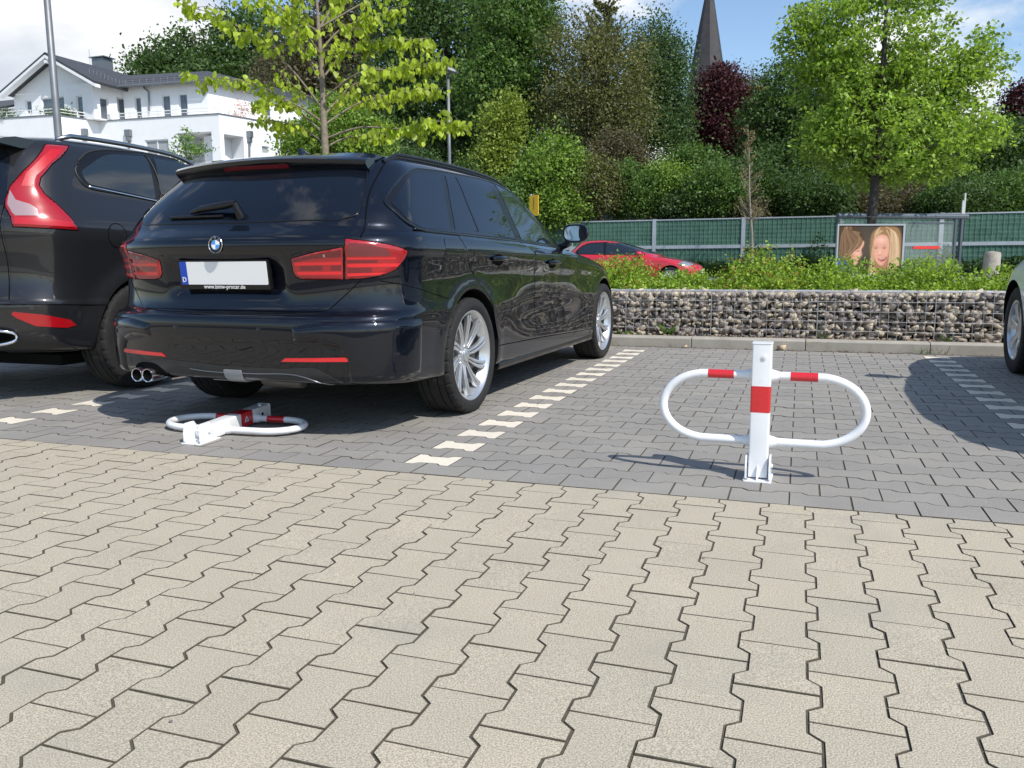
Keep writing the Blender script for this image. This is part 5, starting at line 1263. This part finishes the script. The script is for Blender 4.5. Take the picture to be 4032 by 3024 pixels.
HU = [(p, q, a, b, 8.97 if i not in (0, 1) else c, d, e) for i, (p, q, a, b, c, d, e) in enumerate(HU)]
walled('upper_floor', up, 8.955, 10.94, HU)
for h in HU: window(*h[:6])
# gable wall and roofs
g = MB(); ax, az = -39.36-OF.x, 12.42
g.prism([(-42.75-OF.x, 10.7), (G1_[0]-OF.x+.1, 10.7), (ax, az)], 1, 35.32-OF.y, 49-OF.y); g.obj('gable_wall', M_render, H)
def slab(pts, th, m, name):
    g = MB(); P = [Vector(p)-OF for p in pts]; n = (P[1]-P[0]).cross(P[2]-P[0]).normalized(); n = n if n.z > 0 else -n
    k = len(P); g.add([p for p in P]+[p-n*th for p in P], [tuple(range(k)), tuple(range(k, 2*k))[::-1]]+[(i, (i+1) % k, (i+1) % k+k, i+k) for i in range(k)]); return g.obj(name, m, H)
y0, y1 = 34.55, 49.3
slab([(-43.1, y0, 10.72), (-39.36, y0, 12.64), (-39.36, y1, 12.64), (-43.1, y1, 10.72)], .14, M_tile, 'roof'); slab([(-39.36, y0, 12.641), (-35.9, y0-.0, 10.82), (-35.9, y1, 10.82), (-39.36, y1, 12.641)], .14, M_tile, 'roof')
g = MB()
for xa, za, xb, zb in ((-43.1, 10.575, -39.36, 12.49), (-39.36, 12.49, -35.9, 10.675)): g.add([Vector(p)-OF for p in ((xa, y0-.03, za-.16), (xb, y0-.03, zb-.16), (xb, y0-.03, zb), (xa, y0-.03, za), (xa, y0+.35, za-.16), (xb, y0+.35, zb-.16), (xb, y0+.35, zb), (xa, y0+.35, za))], [(0, 1, 2, 3), (7, 6, 5, 4), (0, 4, 5, 1), (3, 2, 6, 7), (0, 3, 7, 4), (1, 5, 6, 2)])
g.box((-.10+(-39.36-OF.x), y0-OF.y, 12.06), (-39.36-OF.x+.12, 35.3-OF.y, 12.22)); g.obj('barge_board', M_render, H)
slab([(-36.6, 36.45, 10.97), (-30.4, 36.95, 10.98), (-33.6, 41.2, 12.52), (-40.0, 41.0, 12.70)], .12, M_tile, 'roof')
slab([(-30.4, 36.95, 10.981), (-28.2, 48.6, 10.98), (-32.6, 47, 12.52), (-33.6, 41.2, 12.521)], .12, M_tile, 'roof')
g = MB(); g.tube([Vector(p)-OF for p in ((-36.5, 36.42, 10.90), (-30.38, 36.90, 10.91), (-28.15, 48.6, 10.91))], .07, 8); g.obj('gutter', M_zinc, H)
g = MB()
for a, b in (((-36.0, 36.9, 11.24), (-31.6, 37.6, 11.30)), ((-30.5, 38.2, 11.30), (-28.5, 48, 11.35)), ((-37.3, 35.6, 11.70), (-36.4, 37.4, 11.25))):
    a, b = Vector(a)-OF, Vector(b)-OF; g.tube([a, b], .018, 4); g.tube([a+Vector((0, 0, .12)), b+Vector((0, 0, .12))], .018, 4)
    for k in range(11): p = a.lerp(b, k/10); g.tube([p-Vector((0, 0, .15)), p+Vector((0, 0, .12))], .014, 4)
g.obj('snow_guard', M_zinc, H)
b = at(*c8(707, 392), 52)-OF; g = MB(); g.box((-42.45-OF.x, 41-OF.y, 11.0), (-41.5-OF.x, 41.8-OF.y, 13.93)); ch = g.obj('chimney', M_zinc, H); g = MB(); g.box((-42.6-OF.x, 40.9-OF.y, 13.97), (-41.35-OF.x, 41.9-OF.y, 14.03)); g.box((-42.3-OF.x, 41.1-OF.y, 13.92), (-41.65-OF.x, 41.7-OF.y, 13.975)); g.obj('chimney_cap', M_zinc, ch)
def pipe(pts, P, Q, r=.05, off=-.08):
    out = []; e = Vector((Q[0]-P[0], Q[1]-P[1], 0)).normalized(); n = Vector((-e.y, e.x, 0))
    for p in pts: s, z = wallhit(c8(*p), P, Q); out.append(Vector((P[0], P[1], 0))+e*s+n*off+Vector((0, 0, z))-OF)
    return out
g = MB(); g.tube(pipe([(1045, 612), (1052, 640), (1085, 668), (1090, 805)], J1, K1), .05, 8); g.obj('downpipe', M_zinc, H)
for pts, P, Q in (([(606, 978), (606, 1010)], C1, I1), ([(940, 985), (943, 1030), (944, 1200)], I1, C2), ([(1803, 995), (1806, 1250)], C2, R2)):
    q = pipe(pts, P, Q); g = MB(); g.tube(q, .055, 8); g.box((q[0].x-.19, q[0].y-.12, q[0].z-.05), (q[0].x+.19, q[0].y+.12, q[0].z+.32)); g.box((q[0].x-.12, q[0].y-.1, q[0].z-.3), (q[0].x+.12, q[0].y+.1, q[0].z-.05)); g.obj('downpipe', M_zinc, H)
g = MB(); g.tube([Vector((-41.6, 40, 12))-OF, Vector((-41.6, 40, 14.2))-OF], .02, 4); g.tube([Vector((-42.3, 40, 13.2))-OF, Vector((-40.9, 40, 13.2))-OF], .015, 4); g.obj('roof_aerial', M_zinc, H)
# annex at the left
g = MB(); g.box((-60, 0, 0), (-43.02+36, 14, 10.2)) if False else g.box((-20, -.2, 8.955), (-7.02, 12, 10.05)); g.obj('annex', M_render, H)
slab([(-56, 35.2, 10.08), (-43.3, 35.2, 10.08), (-44.6, 40, 11.6), (-56, 40, 11.6)], .12, M_tile, 'roof')
rng = np.random.default_rng(5)
for (px, py), w, hgt, m, lb in (((395, 800), .75, .45, G1, 'round box bush on the terrace of the white house, left of the gable window'), ((490, 800), .55, .45, G1, 'round box bush on the terrace of the white house, near the right gable window'), ((30, 815), .8, .4, G1, 'plants on the terrace at the far left of the white house'), ((1575, 800), .9, .22, G1, 'low planter greenery on the right terrace corner of the white house'), ((1740, 830), 1.4, .95, leaf_mat('pink_blossom', (.55, .32, .26), .3, .2), 'pinkish twiggy shrub on the right hand terrace of the white house'), ((1110, 832), .5, .22, GW, 'pale flower box on the front terrace of the white house')):
    p = at(*c8(px, py), 47 if px < 600 else 48.5); n = 420
    C = rng.normal(size=(n, 3))*np.array((w*.45, .35, hgt*.38))+np.array((p.x, p.y, 9.05+hgt*.5)); V, F = leaves(C, .12, rng); o = npobj('terrace_plant', V, F, m); tag(o, lb, 'plant', 'plants on the terraces of the white house')
p = at(*c8(1340, 1000), 30); bs = [lobe(400, 300, 30, 16, 26), lobe(392, 325, 30, 26, 26), lobe(435, 325, 30, 26, 12)]
tree('young_tree', 'slim young tree with pale blossom in front of the corner of the white house', 'tree', (bs[0][0][0], bs[0][0][1], 0), (bs[0][0][0], bs[0][0][1], 5.4), .05, bs, leaf_mat('fresh_blossom_leaf', (.18, .30, .08), .5, .4), 60, 10, .22, .12, 97, None, M_bark, 20)

# ------------------------------------------------------------------ church spire
M_slate = mat('spire_slate', (.036, .034, .037), .7, var=.3, vs=1.2, bump=.4, bs=3, dirt=((.2, .19, .19), .8, .66, .3))
a = at(1493, 150, 125); b = at(1563, 150, 125); cx, cy = (a.x+b.x)/2, (a.y+b.y)/2; wb = (b-a).length/2; zt = at(1532, -35, 125).z
S_ = thing('church_spire', 'pointed dark slate church spire rising above the copper beech', 'church spire', (cx, cy, 0))
g = MB(); n = 8; V = []
zb = a.z; 
for z, r in ((zb-14, wb*2.05), (zb-5, wb*1.30), (zb, wb*1.02), (zt, .25), (zt+1.6, .02)):
    for i in range(n): an = 2*PI*i/n+.25; V.append((r*math.cos(an), r*math.sin(an), z))
g.add(V, [(k*n+i, k*n+(i+1) % n, (k+1)*n+(i+1) % n, (k+1)*n+i) for k in range(4) for i in range(n)]); g.obj('spire', M_slate, S_)
g = MB(); g.box((-wb*1.6, -wb*1.6, 0), (wb*1.6, wb*1.6, zb-13)); g.obj('tower', M_kerb, S_)

# ------------------------------------------------------------------ lamps and sign
M_pole = mat('galvanised_pole', (.20, .21, .22), .5, metal=.5, var=.15, vs=4)
b = at(126, 290, 14); L1 = thing('street_lamp', 'tall grey steel lamp post behind the dark off-road estate, its head above the picture', 'street lamp', (b.x, b.y, 0), 0, 'street lamps')
t = at(118, 0, 14); g = MB(); g.tube([(0, 0, 0), (0, 0, t.z*.5), (0, 0, t.z+1.8)], [.072, .062, .046], 16); g.obj('pole', M_pole, L1, smooth=True)
g = MB(); g.ell((0, .25, t.z+1.8), (.14, .35, .07)); g.obj('lamp_head', M_pole, L1, smooth=True)
b = at(971, 345, 26); h = at(967, 162, 26); L2 = thing('street_lamp', 'slim grey street lamp with rounded head behind the estate car, in front of the trees', 'street lamp', (b.x, b.y, 0), 0, 'street lamps')
g = MB(); g.tube([(0, 0, 0), (0, 0, h.z*.6), (0, 0, h.z-.05)], [.062, .052, .045], 14); g.obj('pole', M_pole, L2, smooth=True)
g = MB(); V = []; secs = [(-.42, .06, .04), (-.36, .17, .09), (-.14, .23, .15), (.08, .18, .13), (.2, .09, .08), (.26, .04, .04)]
for x, w, hh in secs:
    for q in range(14): an = 2*PI*q/14; V.append((x+.05, w*math.cos(an), h.z+.04-.30*x+(hh if math.sin(an) > 0 else hh*.45)*math.sin(an)))
g.add(V, [(i*14+j, i*14+(j+1) % 14, (i+1)*14+(j+1) % 14, (i+1)*14+j) for i in range(5) for j in range(14)]+[tuple(range(14)), tuple(range(70, 84))[::-1]]); g.obj('lamp_head', M_pole, L2, smooth=True)
g = MB(); g.ell((-.05, -.02, h.z+.02), (.13, .12, .06)); g.obj('lamp_glass', mat('lamp_glass', (.6, .62, .6), .1, coat=1), L2, smooth=True)
a = at(1146, 421, 24); b = at(1167, 447, 24); SG = thing('road_sign', 'yellow road sign on a grey post just above the estate car bonnet', 'sign', (a.x, a.y, 0), math.radians(-28))
g = MB(); g.box((-.02, -.02, 0), (.04, .03, a.z+.02)); g.obj('post', M_galv, SG)
g = MB(); g.prism(rpoly([(0.0, b.z-.25), (.36, b.z-.25), (.36, a.z-.02), (0, a.z-.02)], .03), 1, -.045, -.025); g.obj('sign_plate', mat('sign_yellow', (.85, .50, .01), .45), SG)
g = MB(); g.box((.17, -.049, b.z-.08), (.19, -.0455, a.z-.12)); g.box((.16, -.049, a.z-.11), (.20, -.0455, a.z-.09)); g.obj('sign_mark', M_trim, SG)

# ------------------------------------------------------------------ concrete block
M_conc = mat('rough_concrete', (.33, .30, .26), .95, var=.2, vs=4, speck=.2, ss=40, bump=.8, bs=14)
b = at(2140, 598, 29); g = MB(); g.lathe([(.0, 0), (.30, 0), (.30, .9), (.27, .96), (.0, 1.0)], 20); o = g.obj('concrete_block', M_conc, sharp=50); o.location = (b.x, b.y, .08); o.scale = (.9, .9, .98); tag(o, 'round rough concrete block standing on the pavement right of the shelter', 'concrete block')

# ------------------------------------------------------------------ bus shelter
M_dk = mat('shelter_steel', (.10, .12, .14), .45, metal=.5)
M_cg = bpy.data.materials.new('shelter_glass'); M_cg.use_nodes = True; bs = M_cg.node_tree.nodes['Principled BSDF']; bs.inputs['Roughness'].default_value = .02; bs.inputs['Base Color'].default_value = (.75, .85, .85, 1); bs.inputs['Alpha'].default_value = .07
p0 = at(1812, 470, 28.2); p1 = at(2080, 470, 29.4); BS = thing('bus_shelter', 'glazed bus shelter with tubular roof beam on the pavement beside the lime tree', 'bus shelter', (p0.x, p0.y, .09))
W = p1.x-p0.x; dy = p1.y-p0.y; hz = p0.z-.09
an = math.atan2(dy, W); BS.rotation_euler.z = an; W = math.hypot(W, dy)
g = MB(); g.tube([(-.05, 0, hz+.06), (W+.18, 0, hz+.06)], .10, 14); g.obj('roof_beam', M_dk, BS, sharp=50)
for x in (0, W-.30, W-.04):
    g = MB(); g.box((x-.045, -.05, 0), (x+.045, .05, hz)); g.obj('post', M_dk, BS)
g = MB(); g.box((.06, -.02, .35), (W*.5-.02, -.008, hz-.1)); g.box((W*.5+.02, -.02, .35), (W-.36, -.008, hz-.1)); g.obj('glass_panel', M_cg, BS)
g = MB(); g.box((0, -.8, hz-.02), (W, .5, hz-.0)); g.obj('roof_glass', M_cg, BS)
g = MB(); g.box((.05, -.04, .28), (W-.1, .04, .34)); g.box((W*.55, -.03, hz-.2), (W-.4, .0, hz-.14)); g.obj('lower_rail', M_dk, BS)
g = MB(); g.box((W*.60, -.032, 1.06), (W*.60+1.1, -.022, 1.16)); g.obj('red_strip', mat('red_strip', (.60, .03, .02), .5), BS)
g = MB(); g.box((W-.075, -.02, hz+.15), (W+.06, .02, hz+.62)); g.box((W+.0, -.02, hz+.62), (W+.06, .02, hz+.88)); g.obj('stop_flag', mat('flag_grey', (.42, .44, .45), .5), BS)
# timetable
g = MB(); g.box((2.13, -.33, .80), (2.35, -.30, 1.62)); tt = g.obj('timetable_case', mat('pale_case', (.55, .60, .60), .4), BS)
g = MB()
for k in range(5): g.box((2.15, -.334, .95+k*.11), (2.33, -.331, 1.01+k*.11))
g.obj('printed_panel', mat('print_blue', (.35, .48, .55), .5), tt); g = MB(); g.box((2.15, -.334, .85), (2.33, -.331, .91)); g.obj('printed_panel', mat('print_red', (.6, .2, .15), .5), tt)

# poster of two girls: flat artwork in a glazed case
q0 = at(1812, 486, 26.6); q1 = at(1951, 488, 26.9); q2 = at(1812, 640, 26.6)
PW = math.hypot(q1.x-q0.x, q1.y-q0.y); PH = q0.z-.32; PS = thing('poster_case', 'large glazed poster of two laughing girls with long fair hair beside the shelter', 'poster case', (q0.x, q0.y, .30), math.atan2(q1.y-q0.y, q1.x-q0.x))
g = MB(); 
for a_, b_ in (((-.05, -.03, -.25), (.0, .05, PH+.05)), ((PW, -.03, -.25), (PW+.07, .05, PH+.05)), ((0, -.03, PH), (PW, .05, PH+.05)), ((0, -.03, -.06), (PW, .05, 0))): g.box(a_, b_)
g.obj('case_frame', mat('case_frame', (.42, .44, .45), .4, metal=.6), PS)
# the printed picture: soft shapes painted into the colour of a fine grid
NX_, NY_ = 190, int(190*PH/PW); yy_, xx_ = np.mgrid[0:NY_, 0:NX_]; XX = (xx_+.5)/NX_; YY = (yy_+.5)/NY_
IMG = np.empty((NY_, NX_, 3)); IMG[:] = (.085, .072, .062)
prn = np.random.default_rng(12)
def blur(a, r):
    if r <= 0: return a
    k = np.exp(-.5*(np.arange(-3*r, 3*r+1)/max(r, .5))**2); k /= k.sum(); m = len(k)//2
    for ax in (0, 1):
        p = np.pad(a, [(m, m) if q == ax else (0, 0) for q in (0, 1)], mode='edge'); a = sum(k[i]*(p[i:i+a.shape[0], :] if ax == 0 else p[:, i:i+a.shape[1]]) for i in range(len(k)))
    return a
def paint(mask, c, al=1.0):
    m = (mask*al)[..., None]; IMG[:] = IMG*(1-m)+np.array(c)*m
def T7(x, y): return ((x-232)/(718-232), (y-395)/((PH/PW)*486))
def poly_mask(pts, soft):
    P = [(p.x, p.y) for p in curve_spline([(*T7(*q), 0) for q in pts], 5, True)]; ins = np.zeros(XX.shape, bool)
    for i in range(len(P)):
        x1, y1 = P[i-1]; x2, y2 = P[i]
        if y1 == y2: continue
        c = ((y1 > YY) != (y2 > YY)) & (XX < (x2-x1)*(YY-y1)/(y2-y1)+x1); ins ^= c
    return blur(ins.astype(float), soft)
def s7(c, pts, soft=1, al=1.0): paint(poly_mask(pts, soft), c, al)
def blob(c, x, y, rx, ry, al):
    u, v = T7(x, y); k = 486.0; paint(np.exp(-(((XX-u)*k/rx)**2+((YY-v)*k*PH/PW/ry)**2)), c, al)
def strands(n, fn, cols_, al=.2):
    for _ in range(n):
        pts = curve_spline([(*T7(*p), 0) for p in fn()], 40); c = cols_[prn.integers(len(cols_))]
        for p in pts:
            ix, iy = int(p.x*NX_), int(p.y*NY_)
            if 0 <= ix < NX_ and 0 <= iy < NY_: IMG[iy:iy+2, ix:ix+1] = IMG[iy:iy+2, ix:ix+1]*(1-al)+np.array(c)*al
BR, BD, BL = (.24, .155, .095), (.12, .075, .045), (.36, .25, .16)
GO, GL, GD = (.50, .36, .22), (.68, .54, .38), (.33, .21, .115)
SK, SD, SL2 = (.62, .37, .28), (.42, .215, .155), (.74, .50, .41)
blob((.16, .13, .10), 440, 560, 60, 160, .6); blob((.05, .04, .03), 450, 700, 40, 90, .7)
s7(BD, [(236, 410), (290, 397), (350, 402), (405, 440), (428, 480), (430, 530), (400, 560), (330, 570), (318, 620), (330, 690), (290, 680), (236, 640), (225, 500)], 2)
strands(420, lambda: (lambda t, q: [(300+q*10, 402), (345-90*t, 440+20*t+q*4), (420-175*t+q*4, 520+60*t), (330-85*t+q*8, 600+60*t)])(prn.random(), prn.normal()), [BR, BD, BL, BR], .2)
s7(SK, [(330, 560), (388, 540), (424, 500), (427, 530), (411, 565), (418, 598), (404, 612), (402, 625), (386, 640), (386, 655), (358, 678), (330, 655), (316, 605)], 1)
s7(SD, [(330, 570), (348, 590), (345, 650), (362, 678), (335, 660), (316, 610)], 4, .8); blob(SL2, 385, 590, 22, 20, .5); blob((.66, .30, .25), 375, 610, 16, 12, .5)
strands(160, lambda: (lambda t, q: [(330+60*t, 430+10*t), (405-30*t+q*3, 480+20*t), (400-70*t+q*4, 535+25*t), (325-20*t+q*5, 580+40*t)])(prn.random(), prn.normal()), [BR, BL, BD], .22)
s7((.10, .06, .05), [(372, 572), (388, 568), (398, 571), (388, 575)], 1, .9); s7(BD, [(366, 556), (385, 549), (400, 553), (385, 555)], 1, .6)
s7((.50, .20, .17), [(366, 630), (384, 634), (392, 643), (376, 643)], 1, .9); s7((.62, .55, .50), [(370, 634), (384, 637), (383, 640), (374, 639)], 1, .8); blob(SD, 412, 612, 8, 5, .5)
s7((.075, .13, .24), [(225, 622), (270, 627), (330, 667), (370, 702), (410, 740), (455, 765), (440, 990), (225, 990)], 2); s7((.12, .19, .32), [(240, 640), (300, 665), (350, 710), (330, 730), (260, 690)], 5, .7); s7((.04, .075, .15), [(300, 720), (360, 740), (400, 790), (320, 850)], 5, .7)
# fair haired girl
s7(GD, [(478, 470), (500, 430), (540, 405), (600, 397), (660, 402), (695, 432), (712, 500), (716, 620), (706, 720), (700, 960), (640, 960), (520, 960), (465, 860), (468, 700), (484, 640), (474, 560)], 2)
strands(520, lambda: (lambda sd, t, q: [(565+20*sd, 402), (540-34*t, 430+20*t) if sd < 0 else (620+50*t, 430+20*t), ((494+16*t) if sd < 0 else (630+68*t), 540), ((484+30*t) if sd < 0 else (634+68*t), 700), ((480+50*t+q*6) if sd < 0 else (640+60*t+q*6), 900)])(1 if prn.random() > .42 else -1, prn.random(), prn.normal()), [GO, GL, GD, GO, GL], .22)
s7(SK, [(500, 530), (508, 488), (545, 458), (598, 468), (620, 520), (618, 590), (603, 638), (578, 672), (552, 668), (522, 638), (504, 590)], 1.5)
blob(SL2, 555, 495, 38, 22, .75); blob((.70, .37, .30), 525, 600, 16, 14, .6); blob((.70, .37, .30), 598, 590, 16, 14, .6); blob(SL2, 552, 580, 7, 20, .7); s7(SD, [(588, 655), (610, 620), (620, 575), (622, 640), (606, 690), (578, 690)], 3, .7); blob(SD, 552, 602, 15, 4, .7)
for x in (520, 583): s7((.10, .07, .06), [(x-12, 553), (x, 548), (x+13, 550), (x, 556)], 1, .85); blob(SD, x, 545, 17, 6, .45); s7(GD, [(x-15, 536), (x, 529), (x+16, 533), (x, 534)], 1, .6)
s7((.30, .08, .07), [(536, 622), (560, 625), (606, 612), (596, 636), (572, 645), (550, 638)], 1, .9); s7((.66, .58, .53), [(542, 624), (560, 627), (598, 616), (590, 625), (566, 632), (550, 630)], 1, .9); s7((.55, .24, .20), [(540, 640), (572, 653), (602, 632), (575, 646)], 1, .7)
strands(150, lambda: (lambda t, q: [(545+20*t, 430), (508-6*t, 480+10*t), (492+10*t+q*2, 560), (490+14*t+q*4, 680), (496+24*t+q*5, 860)])(prn.random(), prn.normal()), [GO, GL, GD], .22)
strands(150, lambda: (lambda t, q: [(590+10*t, 425), (622+6*t, 490), (628+12*t+q*2, 580), (622+20*t+q*4, 700), (612+30*t+q*5, 860)])(prn.random(), prn.normal()), [GO, GL, GD], .22)
s7((.66, .66, .68), [(452, 765), (480, 725), (520, 745), (560, 800), (600, 745), (640, 735), (690, 750), (700, 990), (440, 990)], 3, .85)
strands(120, lambda: (lambda t, q: [(500+20*t, 690), (505+40*t+q*4, 780), (520+60*t+q*8, 950)])(prn.random(), prn.normal()), [GO, GL], .22)
IMG *= 1+prn.normal(size=IMG.shape[:2])[..., None]*.03
V = np.stack([xx_.ravel()*0., xx_.ravel()*0., xx_.ravel()*0.], 1); gx, gy = np.meshgrid(np.arange(NX_+1)/NX_*PW, PH-np.arange(NY_+1)/NY_*PH)
V = np.stack([gx.ravel(), np.full(gx.size, -.004), gy.ravel()], 1); q_ = (np.arange(NY_)[:, None]*(NX_+1)+np.arange(NX_)[None]).ravel(); F = np.stack([q_, q_+NX_+1, q_+NX_+2, q_+1], 1)
PP = mat('poster_print', (.5, .5, .5), .7, spec=.2); IMG[:] = np.clip(IMG, .004, 1)**1.3*1.15; po = npobj('poster_print', V, F, PP, PS)
ca = po.data.color_attributes.new('print', 'FLOAT_COLOR', 'CORNER'); cc = np.ones((NX_*NY_, 4, 4), np.float32); cc[:, :, :3] = np.clip(IMG, 0, 1).reshape(-1, 1, 3); ca.data.foreach_set('color', cc.ravel())
an_ = PP.node_tree.nodes.new('ShaderNodeAttribute'); an_.attribute_name = 'print'; PP.node_tree.links.new(an_.outputs['Color'], PP.node_tree.nodes['Principled BSDF'].inputs['Base Color'])
M_wtp = mat('poster_white', (.72, .72, .74), .6)
tm = text_mesh('poster_letters', 'SE', .16, .0005, M_wtp, PS, Matrix.Translation((T7(415, 0)[0]*PW, -.035, (1-T7(0, 792)[1])*PH)) @ Matrix.Rotation(PI/2, 4, 'X'))
g = MB(); g.box((0, -.012+.0, 0), (PW, -.002, PH)); 
g = MB(); g.box((0, .0, 0), (PW, .03, PH)); g.obj('case_back', M_dk, PS)

# ------------------------------------------------------------------ lime tree at the right
LL = leaf_mat('lime_leaf', (.27, .39, .065), .5, .42)
def rlime():
    d = 28.5; b = at(1880, 520, d); lob = [(1900, 110, 175, 190), (1820, 190, 140, 130), (1780, 100, 110, 110), (1990, 190, 135, 120), (2080, 170, 90, 90), (1900, 290, 190, 95), (2040, 300, 110, 85), (1800, 300, 95, 70), (1930, -60, 150, 120), (1900, 360, 110, 55), (2130, 110, 60, 60), (1740, 60, 60, 60), (2110, 280, 80, 50), (2000, 370, 80, 35)]
    L = [lobe(u, v, d, ru*.93, rv*.93) for u, v, ru, rv in lob]
    rng = np.random.default_rng(8); base = Vector((b.x, b.y, .09)); T = thing('lime_tree', 'large lime tree with dense fresh green crown over the bus shelter', 'tree', base, 0)
    lo = [(np.array(c)-np.array(base), np.array(r)) for c, r in L]
    (V, F), P = crown(lo, 1350, 34, .42, .155, rng, .25, .55, .5); npobj('crown', V, F, LL, T)
    g = MB(); g.tube([(0, 0, 0), (.0, 0, 1.2), (.02, 0, 2.6), (.08, 0, 4.5), (.1, 0, 7.5), (.1, 0, 11)], [.19, .165, .15, .12, .08, .02], 14)
    for p in P[:60]:
        p = Vector(p); z0 = min(8.5, max(3.3, p.z-1.6-abs(p.x)*.25)); s = Vector((.05, 0, z0)); r = .045*(1-z0/14)
        g.tube([s, s.lerp(p, .4)+Vector((0, 0, .25)), p], [r, r*.6, .008], 5, cap=False)
    g.obj('trunk', M_barkd, T, smooth=True)
rlime()

# ------------------------------------------------------------------ young lime tree on the left, its leaves one by one
LY = leaf_mat('young_lime_leaf', (.40, .50, .05), .38, .45, .45)
def llime():
    rng = np.random.default_rng(19); rg = random.Random(19); d0 = 10.6; b = at(703, 330, d0); base = Vector((b.x, b.y, .38))
    T = thing('lime_tree', 'young lime tree with sparse yellow green leaves behind the black estate car', 'tree', base, 0)
    g = MB(); tr = [(703, 330), (700, 270), (697, 200), (694, 130), (688, 60), (684, -10), (680, -90)]; tp = [Vector(at(u, v, d0)) for u, v in tr]; tp = [Vector((tp[0].x+.02, tp[0].y, .38))]+tp
    g.tube([p-base for p in tp], [.056, .047, .042, .036, .030, .023, .016, .01], 12)
    BR = [([(700, 290), (640, 235), (560, 185), (500, 172), (400, 163)], .45, 95), ([(697, 235), (630, 150), (560, 85), (480, 40), (398, 8)], .42, 100), ([(692, 160), (640, 90), (590, 30), (560, -20)], .3, 70), ([(702, 310), (650, 275), (600, 262), (560, 258)], .35, 60), ([(698, 265), (650, 232), (600, 215), (555, 225)], .4, 60),
          ([(702, 300), (780, 275), (870, 278), (935, 262), (1000, 268)], .42, 115), ([(700, 270), (770, 225), (840, 205), (900, 195), (950, 190)], .35, 120), ([(698, 215), (770, 160), (850, 150), (910, 140), (962, 130)], .35, 130), ([(696, 170), (750, 110), (820, 90), (880, 85), (935, 92)], .35, 130), ([(692, 110), (740, 60), (800, 40), (860, 15)], .4, 90),
          ([(690, 60), (715, 20), (740, -20), (770, -60)], .2, 80), ([(695, 180), (660, 120), (630, 60), (610, 10)], .35, 60), ([(700, 250), (730, 215), (760, 185), (800, 170)], .3, 45), ([(696, 150), (720, 120), (735, 100), (760, 60)], .35, 40), ([(694, 120), (655, 60), (640, 0), (630, -50)], .3, 60), ([(702, 320), (740, 300), (790, 292), (830, 285)], .5, 30), ([(699, 230), (660, 205), (640, 190), (600, 150)], .5, 34), ([(690, 70), (560, -10), (460, -60)], .4, 60), ([(690, 60), (830, -20), (900, -60)], .4, 60)]
    C, D = [], []
    for i, (pl, st, n) in enumerate(BR):
        dd = rg.uniform(-1.15, 1.15); k = len(pl); pts = [at(u, v, d0+dd*(j/(k-1))**.8) for j, (u, v) in enumerate(pl)]; sp = curve_spline(pts, 6); L = len(sp)
        g.tube([p-base for p in sp], [.015*(1-.85*j/(L-1)) for j in range(L)], 6, cap=False)
        m = int(n*2.2)//7
        for q in range(m):
            t = st+(1.02-st)*q/max(1, m-1); p = sp[min(L-1, int(t*(L-1)))]; tw = p+Vector((rg.gauss(0, .10), rg.gauss(0, .12), rg.gauss(-.01, .06)))
            g.tube([p-base, tw-base], [.004, .002], 4, cap=False)
            for _ in range(7):
                u = rg.uniform(0, 1.25); c = p.lerp(tw, u)+Vector((rg.gauss(0, .045), rg.gauss(0, .045), rg.gauss(-.02, .03))); C.append(c-base)
                D.append(Vector((rg.gauss(0, .45), rg.gauss(0, .45), -1)).normalized())
    # heart shaped leaf, 8 points in its plane, slightly cupped
    hp = [(0, 0, 0), (-.22, .05, .03), (-.42, .30, .06), (-.30, .68, .03), (0, 1.05, -.04), (.30, .68, .03), (.42, .30, .06), (.22, .05, .03), (0, .45, -.03)]
    V, F = [], []
    for c, d in zip(C, D):
        s = d.cross(Vector((rg.gauss(0, 1), rg.gauss(0, 1), rg.gauss(0, .3)))).normalized(); w = s.cross(d); L = .078*rg.uniform(.6, 1.25); o = len(V)
        V += [c+(s*x+d*y+w*z)*L for x, y, z in hp]
        F += [(o+8, o+i, o+(i+1) % 8) for i in range(8)]
    npobj('foliage', np.array([v[:] for v in V]), np.array(F), LY, T, smooth=True); g.obj('trunk', mat('young_bark', (.20, .165, .12), .9, var=.3, vs=25, bump=.4, bs=60), T, smooth=True)
llime()
